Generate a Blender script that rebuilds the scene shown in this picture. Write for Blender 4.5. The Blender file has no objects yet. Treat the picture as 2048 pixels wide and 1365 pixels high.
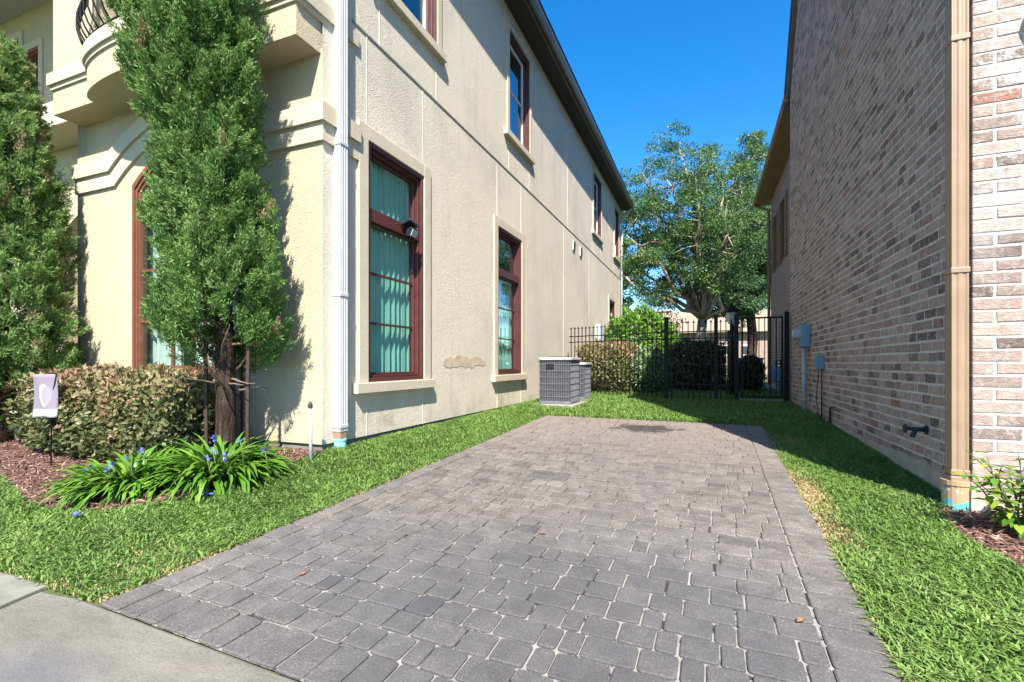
import bpy, bmesh, math, random
import numpy as np
from mathutils import Vector, Matrix

random.seed(7)
rng = np.random.default_rng(11)
SC = bpy.context.scene
COL = SC.collection
E = 1.15                      # eye height above the paving at the camera
F_PX, CU, CV = 965.0, 1024.0, 727.0
CS, SN = math.cos(math.radians(22.0)), math.sin(math.radians(22.0))

# ------------------------------------------------------------------ camera
cam = bpy.data.cameras.new('camera')
cam.sensor_width = 36.0
cam.lens = 36.0 * F_PX / 2048.0
cam.shift_y = 44.5 / 2048.0
cam.clip_start = 0.05
cam.clip_end = 3000
cam_o = bpy.data.objects.new('camera', cam)
cam_o.location = (0, 0, E)
cam_o.rotation_euler = (math.radians(90), 0, math.radians(22.0))
COL.objects.link(cam_o)
SC.camera = cam_o

# ------------------------------------------------------------------ sky and sun
SUN = Vector((0.42, -1.0, 1.27)).normalized()
world = bpy.data.worlds.new('World')
SC.world = world
world.use_nodes = True
wn = world.node_tree
for n in list(wn.nodes):
    wn.nodes.remove(n)
sky = wn.nodes.new('ShaderNodeTexSky')
sky.sky_type = 'NISHITA'
sky.sun_disc = False
sky.sun_elevation = math.asin(SUN.z)
sky.sun_rotation = math.atan2(SUN.x, SUN.y)
sky.air_density = 1.0
sky.dust_density = 0.4
sky.ozone_density = 3.6
hs = wn.nodes.new('ShaderNodeHueSaturation')
hs.inputs['Saturation'].default_value = 1.38
bg = wn.nodes.new('ShaderNodeBackground')
bg.inputs['Strength'].default_value = 0.108
wo = wn.nodes.new('ShaderNodeOutputWorld')
wn.links.new(sky.outputs[0], hs.inputs['Color'])
wn.links.new(hs.outputs[0], bg.inputs['Color'])
wn.links.new(bg.outputs[0], wo.inputs['Surface'])

sl = bpy.data.lights.new('sun', 'SUN')
sl.energy = 4.8
sl.angle = math.radians(0.53)
sl.color = (1.0, 0.93, 0.82)
so = bpy.data.objects.new('sun', sl)
so.rotation_euler = (-SUN).to_track_quat('-Z', 'Y').to_euler()
so.location = (6, -10, 16)
COL.objects.link(so)

SC.view_settings.view_transform = 'Standard'
SC.view_settings.look = 'None'
SC.view_settings.gamma = 1.0
SC.view_settings.use_curve_mapping = False
SC.view_settings.exposure = 1.5

# ------------------------------------------------------------------ pixel to world
def ray(u, v):
    r = (u - CU) / F_PX
    return (-SN + r * CS, CS + r * SN, (CV - v) / F_PX)
def onX(u, v, X):
    a = ray(u, v); d = X / a[0]
    return Vector((X, a[1] * d, E + a[2] * d))
def onY(u, v, Y):
    a = ray(u, v); d = Y / a[1]
    return Vector((a[0] * d, Y, E + a[2] * d))
def project(p):
    """camera depth and picture position (for sorting pieces by how large they show)"""
    d = -SN * p[0] + CS * p[1]
    if d < 0.05:
        return d, -1e6, -1e6
    r = (CS * p[0] + SN * p[1]) / d
    return d, CU + F_PX * r, CV - F_PX * (p[2] - E) / d

# ------------------------------------------------------------------ object helpers
WLOC = {}
def tag(o, label=None, cat=None, group=None, kind=None):
    if label: o['label'] = label
    if cat: o['category'] = cat
    if group: o['group'] = group
    if kind: o['kind'] = kind
    return o
def link(o, parent, wloc):
    COL.objects.link(o)
    WLOC[o.name] = Vector(wloc)
    if parent is not None:
        o.parent = parent
        o.location = Vector(wloc) - WLOC[parent.name]
    else:
        o.location = wloc
    return o
def thing(name, label, cat, loc, group=None, kind=None):
    o = bpy.data.objects.new(name, None)
    o.empty_display_size = 0.2
    link(o, None, loc)
    return tag(o, label, cat, group, kind)

class MB:
    """collects shapes and builds them as ONE mesh object"""
    def __init__(s):
        s.v = []; s.f = []; s.t = []
    def add(s, vs, fs, tone=0.5):
        b = len(s.v)
        s.v += [tuple(p) for p in vs]
        s.f += [tuple(i + b for i in f) for f in fs]
        s.t += [tone] * len(fs)
        return s
    def box(s, x0, x1, y0, y1, z0, z1, tone=0.5):
        vs = [(x0,y0,z0),(x1,y0,z0),(x1,y1,z0),(x0,y1,z0),(x0,y0,z1),(x1,y0,z1),(x1,y1,z1),(x0,y1,z1)]
        fs = [(0,3,2,1),(4,5,6,7),(0,1,5,4),(1,2,6,5),(2,3,7,6),(3,0,4,7)]
        return s.add(vs, fs, tone)
    def bar(s, a, b, w, h, up=(0,0,1), tone=0.5):
        """a box beam from a to b, w wide, h high"""
        a = Vector(a); b = Vector(b); t = (b - a).normalized(); up = Vector(up)
        x = t.cross(up)
        if x.length < 1e-4: x = t.cross(Vector((0,1,0)))
        x.normalize(); y = x.cross(t).normalized()
        vs = []
        for p in (a, b):
            for i, j in ((-1,-1),(1,-1),(1,1),(-1,1)):
                vs.append(p + x*(i*w/2) + y*(j*h/2))
        fs = [(0,1,2,3),(7,6,5,4),(0,4,5,1),(1,5,6,2),(2,6,7,3),(3,7,4,0)]
        return s.add(vs, fs, tone)
    def tube(s, pts, rad, n=8, cap=True, tone=0.5):
        pts = [Vector(p) for p in pts]
        if not hasattr(rad, '__len__'): rad = [rad]*len(pts)
        vs = []; fs = []; prev = None
        for i, p in enumerate(pts):
            t = (pts[min(i+1,len(pts)-1)] - pts[max(i-1,0)])
            if t.length < 1e-9: t = Vector((0,0,1))
            t.normalize()
            if prev is None:
                prev = Vector((1,0,0)) if abs(t.x) < .8 else Vector((0,1,0))
            x = (prev - t*prev.dot(t))
            x.normalize(); prev = x; y = t.cross(x)
            for k in range(n):
                a = 2*math.pi*k/n
                vs.append(p + (x*math.cos(a) + y*math.sin(a))*rad[i])
        for i in range(len(pts)-1):
            for k in range(n):
                fs.append((i*n+k, i*n+(k+1)%n, (i+1)*n+(k+1)%n, (i+1)*n+k))
        if cap:
            fs.append(tuple(range(n))[::-1]); fs.append(tuple((len(pts)-1)*n+k for k in range(n)))
        return s.add(vs, fs, tone)
    def lathe(s, c, prof, n=14, tone=0.5):
        """prof: (radius, height) from c upward"""
        vs = []; fs = []
        for r, h in prof:
            for k in range(n):
                a = 2*math.pi*k/n
                vs.append((c[0]+r*math.cos(a), c[1]+r*math.sin(a), c[2]+h))
        for i in range(len(prof)-1):
            for k in range(n):
                fs.append((i*n+k, i*n+(k+1)%n, (i+1)*n+(k+1)%n, (i+1)*n+k))
        fs.append(tuple(range(n))[::-1]); fs.append(tuple((len(prof)-1)*n+k for k in range(n)))
        return s.add(vs, fs, tone)
    def prism(s, poly, fn0, fn1, tone=0.5):
        """poly of 2D points, lifted by fn0 and fn1 to the two ends"""
        n = len(poly)
        vs = [fn0(*p) for p in poly] + [fn1(*p) for p in poly]
        fs = [tuple(range(n))[::-1], tuple(range(n, 2*n))]
        for i in range(n):
            j = (i+1) % n
            fs.append((i, j, n+j, n+i))
        return s.add(vs, fs, tone)
    def build(s, name, mat, parent=None, smooth=False, kind=None, bevel=0, fixn=True):
        a = np.array(s.v, dtype=float)
        c = np.array([(a[:,0].min()+a[:,0].max())/2, (a[:,1].min()+a[:,1].max())/2, a[:,2].min()])
        me = bpy.data.meshes.new(name)
        me.from_pydata([tuple(p) for p in (a - c)], [], s.f)
        at = me.attributes.new('tone', 'FLOAT', 'FACE')
        at.data.foreach_set('value', np.array(s.t, dtype=np.float32))
        if fixn:
            bm = bmesh.new(); bm.from_mesh(me)
            bmesh.ops.recalc_face_normals(bm, faces=bm.faces)
            bm.to_mesh(me); bm.free()
        if smooth:
            me.polygons.foreach_set('use_smooth', [True]*len(me.polygons))
        me.materials.append(mat)
        o = bpy.data.objects.new(name, me)
        link(o, parent, c)
        if bevel:
            m = o.modifiers.new('bevel', 'BEVEL'); m.width = bevel; m.segments = 2; m.limit_method = 'ANGLE'
        if kind: o['kind'] = kind
        return o

def faces_mesh(name, verts, loops_per_face, tone, mat, parent=None, kind=None, smooth=False):
    """fast numpy mesh: verts (N*k,3), every face uses k verts in turn (k = loops_per_face)"""
    verts = np.asarray(verts, dtype=np.float32)
    k = loops_per_face
    nf = len(verts) // k
    c = np.array([verts[:,0].mean(), verts[:,1].mean(), verts[:,2].min()], dtype=np.float32)
    me = bpy.data.meshes.new(name)
    me.vertices.add(len(verts)); me.vertices.foreach_set('co', (verts - c).ravel())
    me.loops.add(len(verts)); me.loops.foreach_set('vertex_index', np.arange(len(verts), dtype=np.int32))
    me.polygons.add(nf); me.polygons.foreach_set('loop_start', np.arange(0, nf*k, k, dtype=np.int32))
    me.update(calc_edges=True)
    at = me.attributes.new('tone', 'FLOAT', 'FACE')
    at.data.foreach_set('value', np.asarray(tone, dtype=np.float32))
    if smooth: me.polygons.foreach_set('use_smooth', [True]*nf)
    me.materials.append(mat)
    o = bpy.data.objects.new(name, me)
    link(o, parent, Vector([float(q) for q in c]))
    if kind: o['kind'] = kind
    return o

def unit(a):
    return a / np.maximum(np.linalg.norm(a, axis=1, keepdims=True), 1e-9)
def leaves(P, D, L, W, twist=None, bend=0.0):
    """diamond leaves as one folded quad each: (4N,3)"""
    n = len(P); D = unit(D)
    R = rng.normal(size=(n,3)) if twist is None else twist
    U = unit(np.cross(D, R)); N = np.cross(U, D)
    L = np.broadcast_to(L, (n,))[:,None]; W = np.broadcast_to(W, (n,))[:,None]
    v = np.empty((n,4,3))
    v[:,0] = P
    v[:,1] = P + D*L*.45 + U*W*.5
    v[:,2] = P + D*L - N*L*bend
    v[:,3] = P + D*L*.45 - U*W*.5
    return v.reshape(-1,3)

# ------------------------------------------------------------------ materials
def newmat(name):
    m = bpy.data.materials.new(name); m.use_nodes = True
    nt = m.node_tree
    b = nt.nodes['Principled BSDF']
    return m, nt, b
def nd(nt, typ, **kw):
    n = nt.nodes.new(typ)
    for k, v in kw.items():
        if k in n.inputs.keys(): n.inputs[k].default_value = v
        else: setattr(n, k, v)
    return n
def coords(nt, scale=None, world=True):
    if world:
        g = nt.nodes.new('ShaderNodeNewGeometry'); out = g.outputs['Position']
    else:
        g = nt.nodes.new('ShaderNodeTexCoord'); out = g.outputs['Object']
    if scale is not None:
        mp = nt.nodes.new('ShaderNodeMapping'); mp.inputs['Scale'].default_value = scale
        nt.links.new(out, mp.inputs['Vector']); out = mp.outputs[0]
    return out
def noise(nt, vec, scale, detail=4, rough=.55, dist=0):
    n = nd(nt, 'ShaderNodeTexNoise', Scale=scale, Detail=detail, Roughness=rough, Distortion=dist)
    nt.links.new(vec, n.inputs['Vector']); return n.outputs['Fac']
def ramp(nt, fac, stops):
    r = nt.nodes.new('ShaderNodeValToRGB')
    e = r.color_ramp.elements
    while len(e) < len(stops): e.new(.5)
    for q, (p, c) in zip(e, stops):
        q.position = p; q.color = (c[0], c[1], c[2], 1) if hasattr(c, '__len__') else (c, c, c, 1)
    nt.links.new(fac, r.inputs['Fac']); return r.outputs['Color']
def mix(nt, fac, a, b, typ='MIX'):
    m = nt.nodes.new('ShaderNodeMix'); m.data_type = 'RGBA'; m.blend_type = typ
    for s, q in ((0, fac), (6, a), (7, b)):
        if hasattr(q, 'links') or hasattr(q, 'is_linked'): nt.links.new(q, m.inputs[s])
        elif hasattr(q, '__len__'): m.inputs[s].default_value = (q[0], q[1], q[2], 1)
        else: m.inputs[s].default_value = q
    return m.outputs[2]
def bump(nt, b, h, strength=.4, dist=.01):
    n = nd(nt, 'ShaderNodeBump', Strength=strength, Distance=dist)
    nt.links.new(h, n.inputs['Height']); nt.links.new(n.outputs[0], b.inputs['Normal']); return n
def tone_attr(nt):
    a = nt.nodes.new('ShaderNodeAttribute'); a.attribute_name = 'tone'; return a.outputs['Fac']
def sstep(nt, val, lo, hi):
    m = nt.nodes.new('ShaderNodeMapRange'); m.inputs[1].default_value = lo; m.inputs[2].default_value = hi
    m.interpolation_type = 'SMOOTHSTEP'
    nt.links.new(val, m.inputs[0]); return m.outputs[0]
def mathn(nt, op, a, b=None):
    m = nt.nodes.new('ShaderNodeMath'); m.operation = op
    for i, q in enumerate((a, b)):
        if q is None: continue
        if hasattr(q, 'is_linked'): nt.links.new(q, m.inputs[i])
        else: m.inputs[i].default_value = q
    return m.outputs[0]

def simple(name, col, rough=.6, var=.12, scale=18, metal=0, bmp=0.0, bscale=120, spec=.4):
    m, nt, b = newmat(name)
    v = coords(nt)
    f = noise(nt, v, scale, 5, .6)
    lo = [c*(1-var) for c in col]; hi = [min(1, c*(1+var)) for c in col]
    nt.links.new(ramp(nt, f, [(.3, lo), (.7, hi)]), b.inputs['Base Color'])
    b.inputs['Roughness'].default_value = rough
    b.inputs['Metallic'].default_value = metal
    b.inputs['Specular IOR Level'].default_value = spec
    if bmp: bump(nt, b, noise(nt, v, bscale, 3), bmp, .004)
    return m

def foliage(name, stops, rough=.55, trans=.25):
    m, nt, b = newmat(name)
    c = ramp(nt, tone_attr(nt), stops)
    g = noise(nt, coords(nt), 2.2, 2)
    c = mix(nt, .35, c, ramp(nt, g, [(.3, (.55,.6,.55)), (.7, (1.35,1.3,1.2))]), 'MULTIPLY')
    nt.links.new(c, b.inputs['Base Color'])
    b.inputs['Roughness'].default_value = rough
    b.inputs['Specular IOR Level'].default_value = .3
    tr = nt.nodes.new('ShaderNodeBsdfTranslucent'); nt.links.new(c, tr.inputs['Color'])
    ms = nt.nodes.new('ShaderNodeMixShader'); ms.inputs[0].default_value = trans
    nt.links.new(b.outputs[0], ms.inputs[1]); nt.links.new(tr.outputs[0], ms.inputs[2])
    nt.links.new(ms.outputs[0], nt.nodes['Material Output'].inputs['Surface'])
    return m

def stucco(name, base, dirt, amount=.5, bscale=55, bstr=.55):
    m, nt, b = newmat(name)
    v = coords(nt)
    big = noise(nt, v, .55, 6, .65, .4)
    c = mix(nt, sstep(nt, big, .42, .72), base, dirt)
    streak = noise(nt, coords(nt, (3.2, 3.2, .35)), 1.6, 5, .6)
    c = mix(nt, mathn(nt, 'MULTIPLY', sstep(nt, streak, .5, .78), amount), c, [d*.72 for d in dirt])
    fine = noise(nt, v, 26, 4, .6)
    c = mix(nt, .5, c, ramp(nt, fine, [(.3, .86), (.7, 1.1)]), 'MULTIPLY')
    sep = nt.nodes.new('ShaderNodeSeparateXYZ'); nt.links.new(v, sep.inputs[0])
    low = sstep(nt, sep.outputs[2], .95, .36)          # splash-back dirt just above the ground
    ln = sstep(nt, noise(nt, v, 2.6, 5, .65), .45, .7)
    c = mix(nt, mathn(nt, 'MULTIPLY', mathn(nt, 'MULTIPLY', low, ln), .55), c, (.30, .24, .16))
    nt.links.new(c, b.inputs['Base Color'])
    b.inputs['Roughness'].default_value = .92
    b.inputs['Specular IOR Level'].default_value = .15
    w = noise(nt, v, bscale, 3, .5, 2.2)
    h = mathn(nt, 'ADD', ramp(nt, w, [(.38, 0.0), (.62, 1.0)]), mathn(nt, 'MULTIPLY', noise(nt, v, 170, 2), .35))
    bump(nt, b, h, bstr, .022)
    return m

M = {}
M['stucco'] = stucco('stucco', (.54,.468,.33), (.48,.415,.30), .3, 42, .5)
M['stucco_side'] = stucco('stucco_weathered', (.63,.565,.46), (.51,.465,.395), .4, 40, .45)
M['stucco_smooth'] = stucco('stucco_smooth', (.53,.465,.35), (.48,.42,.325), .3, 90, .25)
M['joint'] = simple('plaster_joint', (.60,.545,.44), .8, .08, 30)
M['stain'] = simple('plaster_patch', (.47,.385,.29), .9, .22, 14, bmp=.4)
M['foundation'] = simple('foundation_concrete', (.16,.16,.14), .9, .3, 6, bmp=.4, bscale=60)
M['red_frame'] = simple('oxblood_frame', (.075,.024,.021), .38, .18, 9, spec=.5)
M['brown_frame'] = simple('brown_frame', (.16,.065,.04), .4, .18, 9)
M['white_frame'] = simple('white_sash', (.66,.66,.66), .5, .06)
M['white_metal'] = simple('white_painted_metal', (.46,.475,.50), .42, .06, 7, bmp=.08, bscale=25)
M['tan_metal'] = simple('tan_painted_metal', (.28,.192,.125), .42, .10, 5, bmp=.05, bscale=20)
M['dark_gutter'] = simple('dark_bronze_gutter', (.10,.095,.08), .4, .15, 4)
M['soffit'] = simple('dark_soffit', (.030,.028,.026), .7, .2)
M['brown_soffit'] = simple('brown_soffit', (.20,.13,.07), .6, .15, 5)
M['roof'] = simple('roof_shingle', (.09,.085,.08), .9, .3, 12, bmp=.4, bscale=30)
M['black_iron'] = simple('black_iron', (.006,.006,.007), .5, .3, 25, spec=.2)
M['grey_ac'] = simple('grey_condenser', (.13,.135,.16), .5, .2, 7)
M['ac_dark'] = simple('dark_coil', (.03,.032,.04), .6, .35, 14)
M['ac_lid'] = simple('condenser_lid', (.42,.43,.44), .5, .15, 6)
M['black_plastic'] = simple('black_plastic', (.015,.017,.022), .35, .2)
M['blue_box'] = simple('grey_blue_enclosure', (.13,.24,.32), .45, .12, 6)
M['pale_box'] = simple('pale_blue_enclosure', (.42,.52,.60), .45, .08, 6)
M['grey_pvc'] = simple('grey_conduit', (.32,.34,.38), .5, .12, 6)
M['glass_meter'] = simple('meter_glass', (.38,.42,.45), .15, .1, 6)
M['steel'] = simple('brushed_steel', (.5,.5,.48), .3, .1, 20, metal=.8)
M['teal_boot'] = simple('teal_smeared_boot', (.20,.52,.52), .5, .2, 12)
M['concrete_pad'] = simple('pad_concrete', (.26,.25,.225), .9, .15, 10, bmp=.3, bscale=50)
M['stake'] = simple('rusty_stake', (.055,.032,.026), .75, .35, 18)
M['bark'] = simple('cypress_bark', (.055,.040,.033), .95, .6, 22, bmp=1.0, bscale=22)
m, nt, b = newmat('cypress_bark')
v = coords(nt, (7, 7, 1.1)); v2 = coords(nt)
w = noise(nt, v, 5, 6, .7, .8)
c = ramp(nt, w, [(.32, (.012,.008,.007)), (.5, (.045,.030,.024)), (.7, (.105,.078,.064))])
nt.links.new(c, b.inputs['Base Color']); b.inputs['Roughness'].default_value = .95; b.inputs['Specular IOR Level'].default_value = .1
bump(nt, b, mathn(nt, 'ADD', w, mathn(nt, 'MULTIPLY', noise(nt, v2, 60, 4), .4)), 1.0, .03)
M['bark'] = m
M['oak_bark'] = simple('oak_bark', (.30,.25,.19), .95, .35, 5, bmp=.8, bscale=9)
M['twig'] = simple('dry_twig', (.16,.11,.08), .9, .3)
M['stem'] = simple('green_stem', (.09,.13,.05), .7, .3)
M['flower'] = simple('blue_petal', (.10,.13,.62), .55, .25, 40)
M['dry_leaf'] = simple('dry_leaf', (.16,.085,.04), .8, .3, 40)
M['flag'] = None
M['parge'] = simple('parged_concrete', (.36,.31,.26), .95, .28, 5, bmp=.9, bscale=22)
M['far_brick'] = None
M['pink_wall'] = simple('far_pink_brick', (.32,.22,.18), .9, .15, 4)
M['tan_roof'] = simple('far_tan_roof', (.30,.22,.16), .9, .12, 3)
M['white_paint'] = simple('far_white_paint', (.7,.7,.68), .6, .05)

def glass_mat(name, tint, refl=1.0, rough=.0):
    m, nt, b = newmat(name)
    nt.nodes.remove(b)
    t = nt.nodes.new('ShaderNodeBsdfTransparent'); t.inputs[0].default_value = (*tint, 1)
    g = nt.nodes.new('ShaderNodeBsdfGlossy'); g.inputs['Roughness'].default_value = rough
    g.inputs['Color'].default_value = (.9,.95,1,1)
    fr = nt.nodes.new('ShaderNodeLayerWeight'); fr.inputs[0].default_value = .5
    f2 = mathn(nt, 'MINIMUM', mathn(nt, 'ADD', mathn(nt, 'MULTIPLY', mathn(nt, 'POWER', fr.outputs['Facing'], 3.2), 1.0*refl), .10), 1.0)
    n = nd(nt, 'ShaderNodeBump', Strength=.06, Distance=.02)
    nt.links.new(noise(nt, coords(nt), 1.7, 1), n.inputs['Height']); nt.links.new(n.outputs[0], g.inputs['Normal'])
    ms = nt.nodes.new('ShaderNodeMixShader')
    nt.links.new(f2, ms.inputs[0]); nt.links.new(t.outputs[0], ms.inputs[1]); nt.links.new(g.outputs[0], ms.inputs[2])
    nt.links.new(ms.outputs[0], nt.nodes['Material Output'].inputs['Surface'])
    return m
M['glass'] = glass_mat('tinted_window_glass', (.62,.90,.85))
M['glass_clear'] = glass_mat('clear_window_glass', (.78,.90,.88), .8)

def cloth(name, col, trans=.35):
    m, nt, b = newmat(name)
    c = ramp(nt, noise(nt, coords(nt, (1,1,.2)), 9, 3), [(.3, [q*.85 for q in col]), (.7, col)])
    nt.links.new(c, b.inputs['Base Color']); b.inputs['Roughness'].default_value = .95
    tr = nt.nodes.new('ShaderNodeBsdfTranslucent'); nt.links.new(c, tr.inputs['Color'])
    ms = nt.nodes.new('ShaderNodeMixShader'); ms.inputs[0].default_value = trans
    nt.links.new(b.outputs[0], ms.inputs[1]); nt.links.new(tr.outputs[0], ms.inputs[2])
    nt.links.new(ms.outputs[0], nt.nodes['Material Output'].inputs['Surface'])
    return m
M['curtain'] = cloth('pale_green_curtain', (.74,.90,.82))
M['sheer'] = cloth('white_sheer', (.82,.86,.82))
M['blind'] = simple('grey_blind', (.42,.50,.55), .6, .08)
M['interior'] = simple('room_wall', (.25,.25,.24), .9, .1)

def brick_mat():
    m, nt, b = newmat('old_brick')
    v = coords(nt)
    base = ramp(nt, tone_attr(nt), [(0, (.14,.105,.092)), (.22, (.235,.180,.155)), (.5, (.35,.262,.222)), (.78, (.43,.335,.285)), (.9, (.35,.235,.19)), (1, (.28,.145,.11))])
    n1 = noise(nt, v, 14, 5, .65, .6)
    c = mix(nt, .8, base, ramp(nt, n1, [(.3, .70), (.7, 1.30)]), 'MULTIPLY')
    n2 = noise(nt, v, 22, 6, .7, 1.0)
    c = mix(nt, mathn(nt, 'MULTIPLY', sstep(nt, n2, .50, .66), .5), c, (.50,.455,.42))       # mortar wash
    n3 = noise(nt, v, 2.0, 5, .7, .5)
    n4 = noise(nt, v, 30, 4, .7, .6)
    sep = nt.nodes.new('ShaderNodeSeparateXYZ'); nt.links.new(v, sep.inputs[0])
    front = sstep(nt, sep.outputs[1], 3.93, 3.905)
    up = sstep(nt, sep.outputs[2], 1.4, 2.8)
    lime = mathn(nt, 'MULTIPLY', mathn(nt, 'MULTIPLY', front, up), sstep(nt, mathn(nt, 'ADD', mathn(nt, 'MULTIPLY', n3, .6), mathn(nt, 'MULTIPLY', n4, .4)), .46, .56))
    c = mix(nt, mathn(nt, 'MULTIPLY', lime, .85), c, (.47,.45,.43))
    nt.links.new(c, b.inputs['Base Color'])
    b.inputs['Roughness'].default_value = .92; b.inputs['Specular IOR Level'].default_value = .15
    h = mathn(nt, 'ADD', noise(nt, coords(nt, (1,1,2.2)), 30, 5, .7, 1.2), mathn(nt, 'MULTIPLY', noise(nt, v, 110, 3), .4))
    bump(nt, b, h, .8, .012)
    return m
M['brick'] = brick_mat()
m, nt, b = newmat('lime_mortar')
v = coords(nt)
nt.links.new(ramp(nt, noise(nt, v, 9, 6, .65), [(.3, (.40,.375,.345)), (.7, (.58,.55,.51))]), b.inputs['Base Color'])
b.inputs['Roughness'].default_value = .95; bump(nt, b, noise(nt, v, 70, 4), .8, .008)
M['mortar'] = m

def far_brick():
    m, nt, b = newmat('far_brick_wall')
    # courses on walls that run away from the viewer: y along, z up
    g = nt.nodes.new('ShaderNodeNewGeometry'); sep = nt.nodes.new('ShaderNodeSeparateXYZ'); cmb = nt.nodes.new('ShaderNodeCombineXYZ')
    nt.links.new(g.outputs['Position'], sep.inputs[0])
    nt.links.new(mathn(nt, 'ADD', sep.outputs[0], sep.outputs[1]), cmb.inputs[0]); nt.links.new(sep.outputs[2], cmb.inputs[1])
    br = nd(nt, 'ShaderNodeTexBrick', Scale=1.0)
    br.inputs['Brick Width'].default_value = .25; br.inputs['Row Height'].default_value = .08
    br.inputs['Mortar Size'].default_value = .007; br.inputs['Mortar Smooth'].default_value = .2
    br.inputs['Color1'].default_value = (.22,.16,.145,1); br.inputs['Color2'].default_value = (.14,.10,.095,1); br.inputs['Mortar'].default_value = (.50,.48,.46,1)
    nt.links.new(cmb.outputs[0], br.inputs['Vector'])
    nt.links.new(br.outputs['Color'], b.inputs['Base Color']); b.inputs['Roughness'].default_value = .95
    bump(nt, b, mathn(nt, 'SUBTRACT', 1.0, br.outputs['Fac']), .6, .006)
    return m
M['far_brick'] = far_brick()

def paver_mat():
    m, nt, b = newmat('concrete_paver')
    v = coords(nt)
    base = ramp(nt, tone_attr(nt), [(0, (.074,.069,.069)), (.3, (.115,.105,.097)), (.6, (.139,.127,.116)), (1, (.168,.153,.138))])
    ag = noise(nt, v, 130, 3, .7)
    c = mix(nt, .85, base, ramp(nt, ag, [(.30, .50), (.58, 1.10), (.70, 2.3)]), 'MULTIPLY')
    c = mix(nt, .9, c, ramp(nt, noise(nt, v, 6.5, 5, .7, .6), [(.3, .66), (.5, 1.0), (.72, 1.38)]), 'MULTIPLY')      # weathering
    # used parking wear: broad dark drifts and pinkish fading at the far end
    dr = noise(nt, coords(nt, (1, .55, 1)), .9, 4, .6, .5)
    c = mix(nt, mathn(nt, 'MULTIPLY', sstep(nt, dr, .50, .70), .45), c, (.085,.085,.095))
    sep = nt.nodes.new('ShaderNodeSeparateXYZ'); nt.links.new(v, sep.inputs[0])
    wx = mathn(nt, 'MULTIPLY', mathn(nt, 'ADD', sep.outputs[0], .55), .75); wy = mathn(nt, 'ADD', sep.outputs[1], -1.95)
    wd = mathn(nt, 'SQRT', mathn(nt, 'ADD', mathn(nt, 'MULTIPLY', wx, wx), mathn(nt, 'MULTIPLY', wy, wy)))
    wd = mathn(nt, 'ADD', wd, mathn(nt, 'MULTIPLY', mathn(nt, 'SUBTRACT', noise(nt, v, 2.2, 4, .6), .5), 1.3))
    c = mix(nt, mathn(nt, 'MULTIPLY', sstep(nt, wd, 1.45, .3), .58), c, (.058,.058,.066))       # tyre and oil grime
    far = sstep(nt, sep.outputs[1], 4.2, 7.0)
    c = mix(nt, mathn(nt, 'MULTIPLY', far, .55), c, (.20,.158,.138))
    # oil stain
    dx = mathn(nt, 'MULTIPLY', mathn(nt, 'ADD', sep.outputs[0], .80), 1.55)
    dy = mathn(nt, 'MULTIPLY', mathn(nt, 'ADD', sep.outputs[1], -6.75), 2.0)
    dd = mathn(nt, 'SQRT', mathn(nt, 'ADD', mathn(nt, 'MULTIPLY', dx, dx), mathn(nt, 'MULTIPLY', dy, dy)))
    wob = mathn(nt, 'ADD', dd, mathn(nt, 'MULTIPLY', mathn(nt, 'SUBTRACT', noise(nt, v, 6, 4, .65), .5), 1.5))
    c = mix(nt, mathn(nt, 'MULTIPLY', sstep(nt, wob, .78, .42), .85), c, (.022,.020,.020))
    nt.links.new(c, b.inputs['Base Color'])
    b.inputs['Roughness'].default_value = .9; b.inputs['Specular IOR Level'].default_value = .25
    bump(nt, b, mathn(nt, 'ADD', noise(nt, v, 180, 3, .7), mathn(nt, 'MULTIPLY', noise(nt, v, 35, 3), .7)), .5, .005)
    return m
M['paver'] = paver_mat()
m, nt, b = newmat('joint_sand')
v = coords(nt)
c = ramp(nt, noise(nt, v, 7, 5, .7), [(.42, (.025,.022,.02)), (.46, (.20,.19,.175)), (.7, (.30,.285,.265))])
far = nt.nodes.new('ShaderNodeSeparateXYZ'); nt.links.new(v, far.inputs[0])
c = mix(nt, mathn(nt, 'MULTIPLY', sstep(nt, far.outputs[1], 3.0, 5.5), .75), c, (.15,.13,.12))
nt.links.new(c, b.inputs['Base Color']); b.inputs['Roughness'].default_value = 1; bump(nt, b, noise(nt, v, 220, 2), .5, .004)
M['sand'] = m

m, nt, b = newmat('walk_concrete')
v = coords(nt)
c = ramp(nt, noise(nt, v, 2.2, 7, .65), [(.3, (.135,.124,.106)), (.7, (.185,.172,.150))])
c = mix(nt, .9, c, ramp(nt, noise(nt, v, 95, 5, .75), [(.28, .35), (.42, .95), (.7, 1.25)]), 'MULTIPLY')
c = mix(nt, .8, c, ramp(nt, noise(nt, coords(nt, (1,3.5,1)), 3.2, 6, .7, .8), [(.3, .72), (.7, 1.15)]), 'MULTIPLY')
sep = nt.nodes.new('ShaderNodeSeparateXYZ'); nt.links.new(v, sep.inputs[0])
dx = mathn(nt, 'ADD', sep.outputs[0], 2.2); dy = mathn(nt, 'MULTIPLY', mathn(nt, 'ADD', sep.outputs[1], -.80), 1.5)
dd = mathn(nt, 'SQRT', mathn(nt, 'ADD', mathn(nt, 'MULTIPLY', dx, dx), mathn(nt, 'MULTIPLY', dy, dy)))
dd = mathn(nt, 'ADD', dd, mathn(nt, 'MULTIPLY', mathn(nt, 'SUBTRACT', noise(nt, v, 5, 4), .5), .5))
c = mix(nt, mathn(nt, 'MULTIPLY', sstep(nt, dd, .5, .12), .6), c, (.10,.10,.12))
nt.links.new(c, b.inputs['Base Color']); b.inputs['Roughness'].default_value = .92
bump(nt, b, mathn(nt, 'ADD', noise(nt, coords(nt, (40,7,1)), 4, 3), noise(nt, v, 110, 4, .7)), .8, .006)
M['walk'] = m
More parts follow.
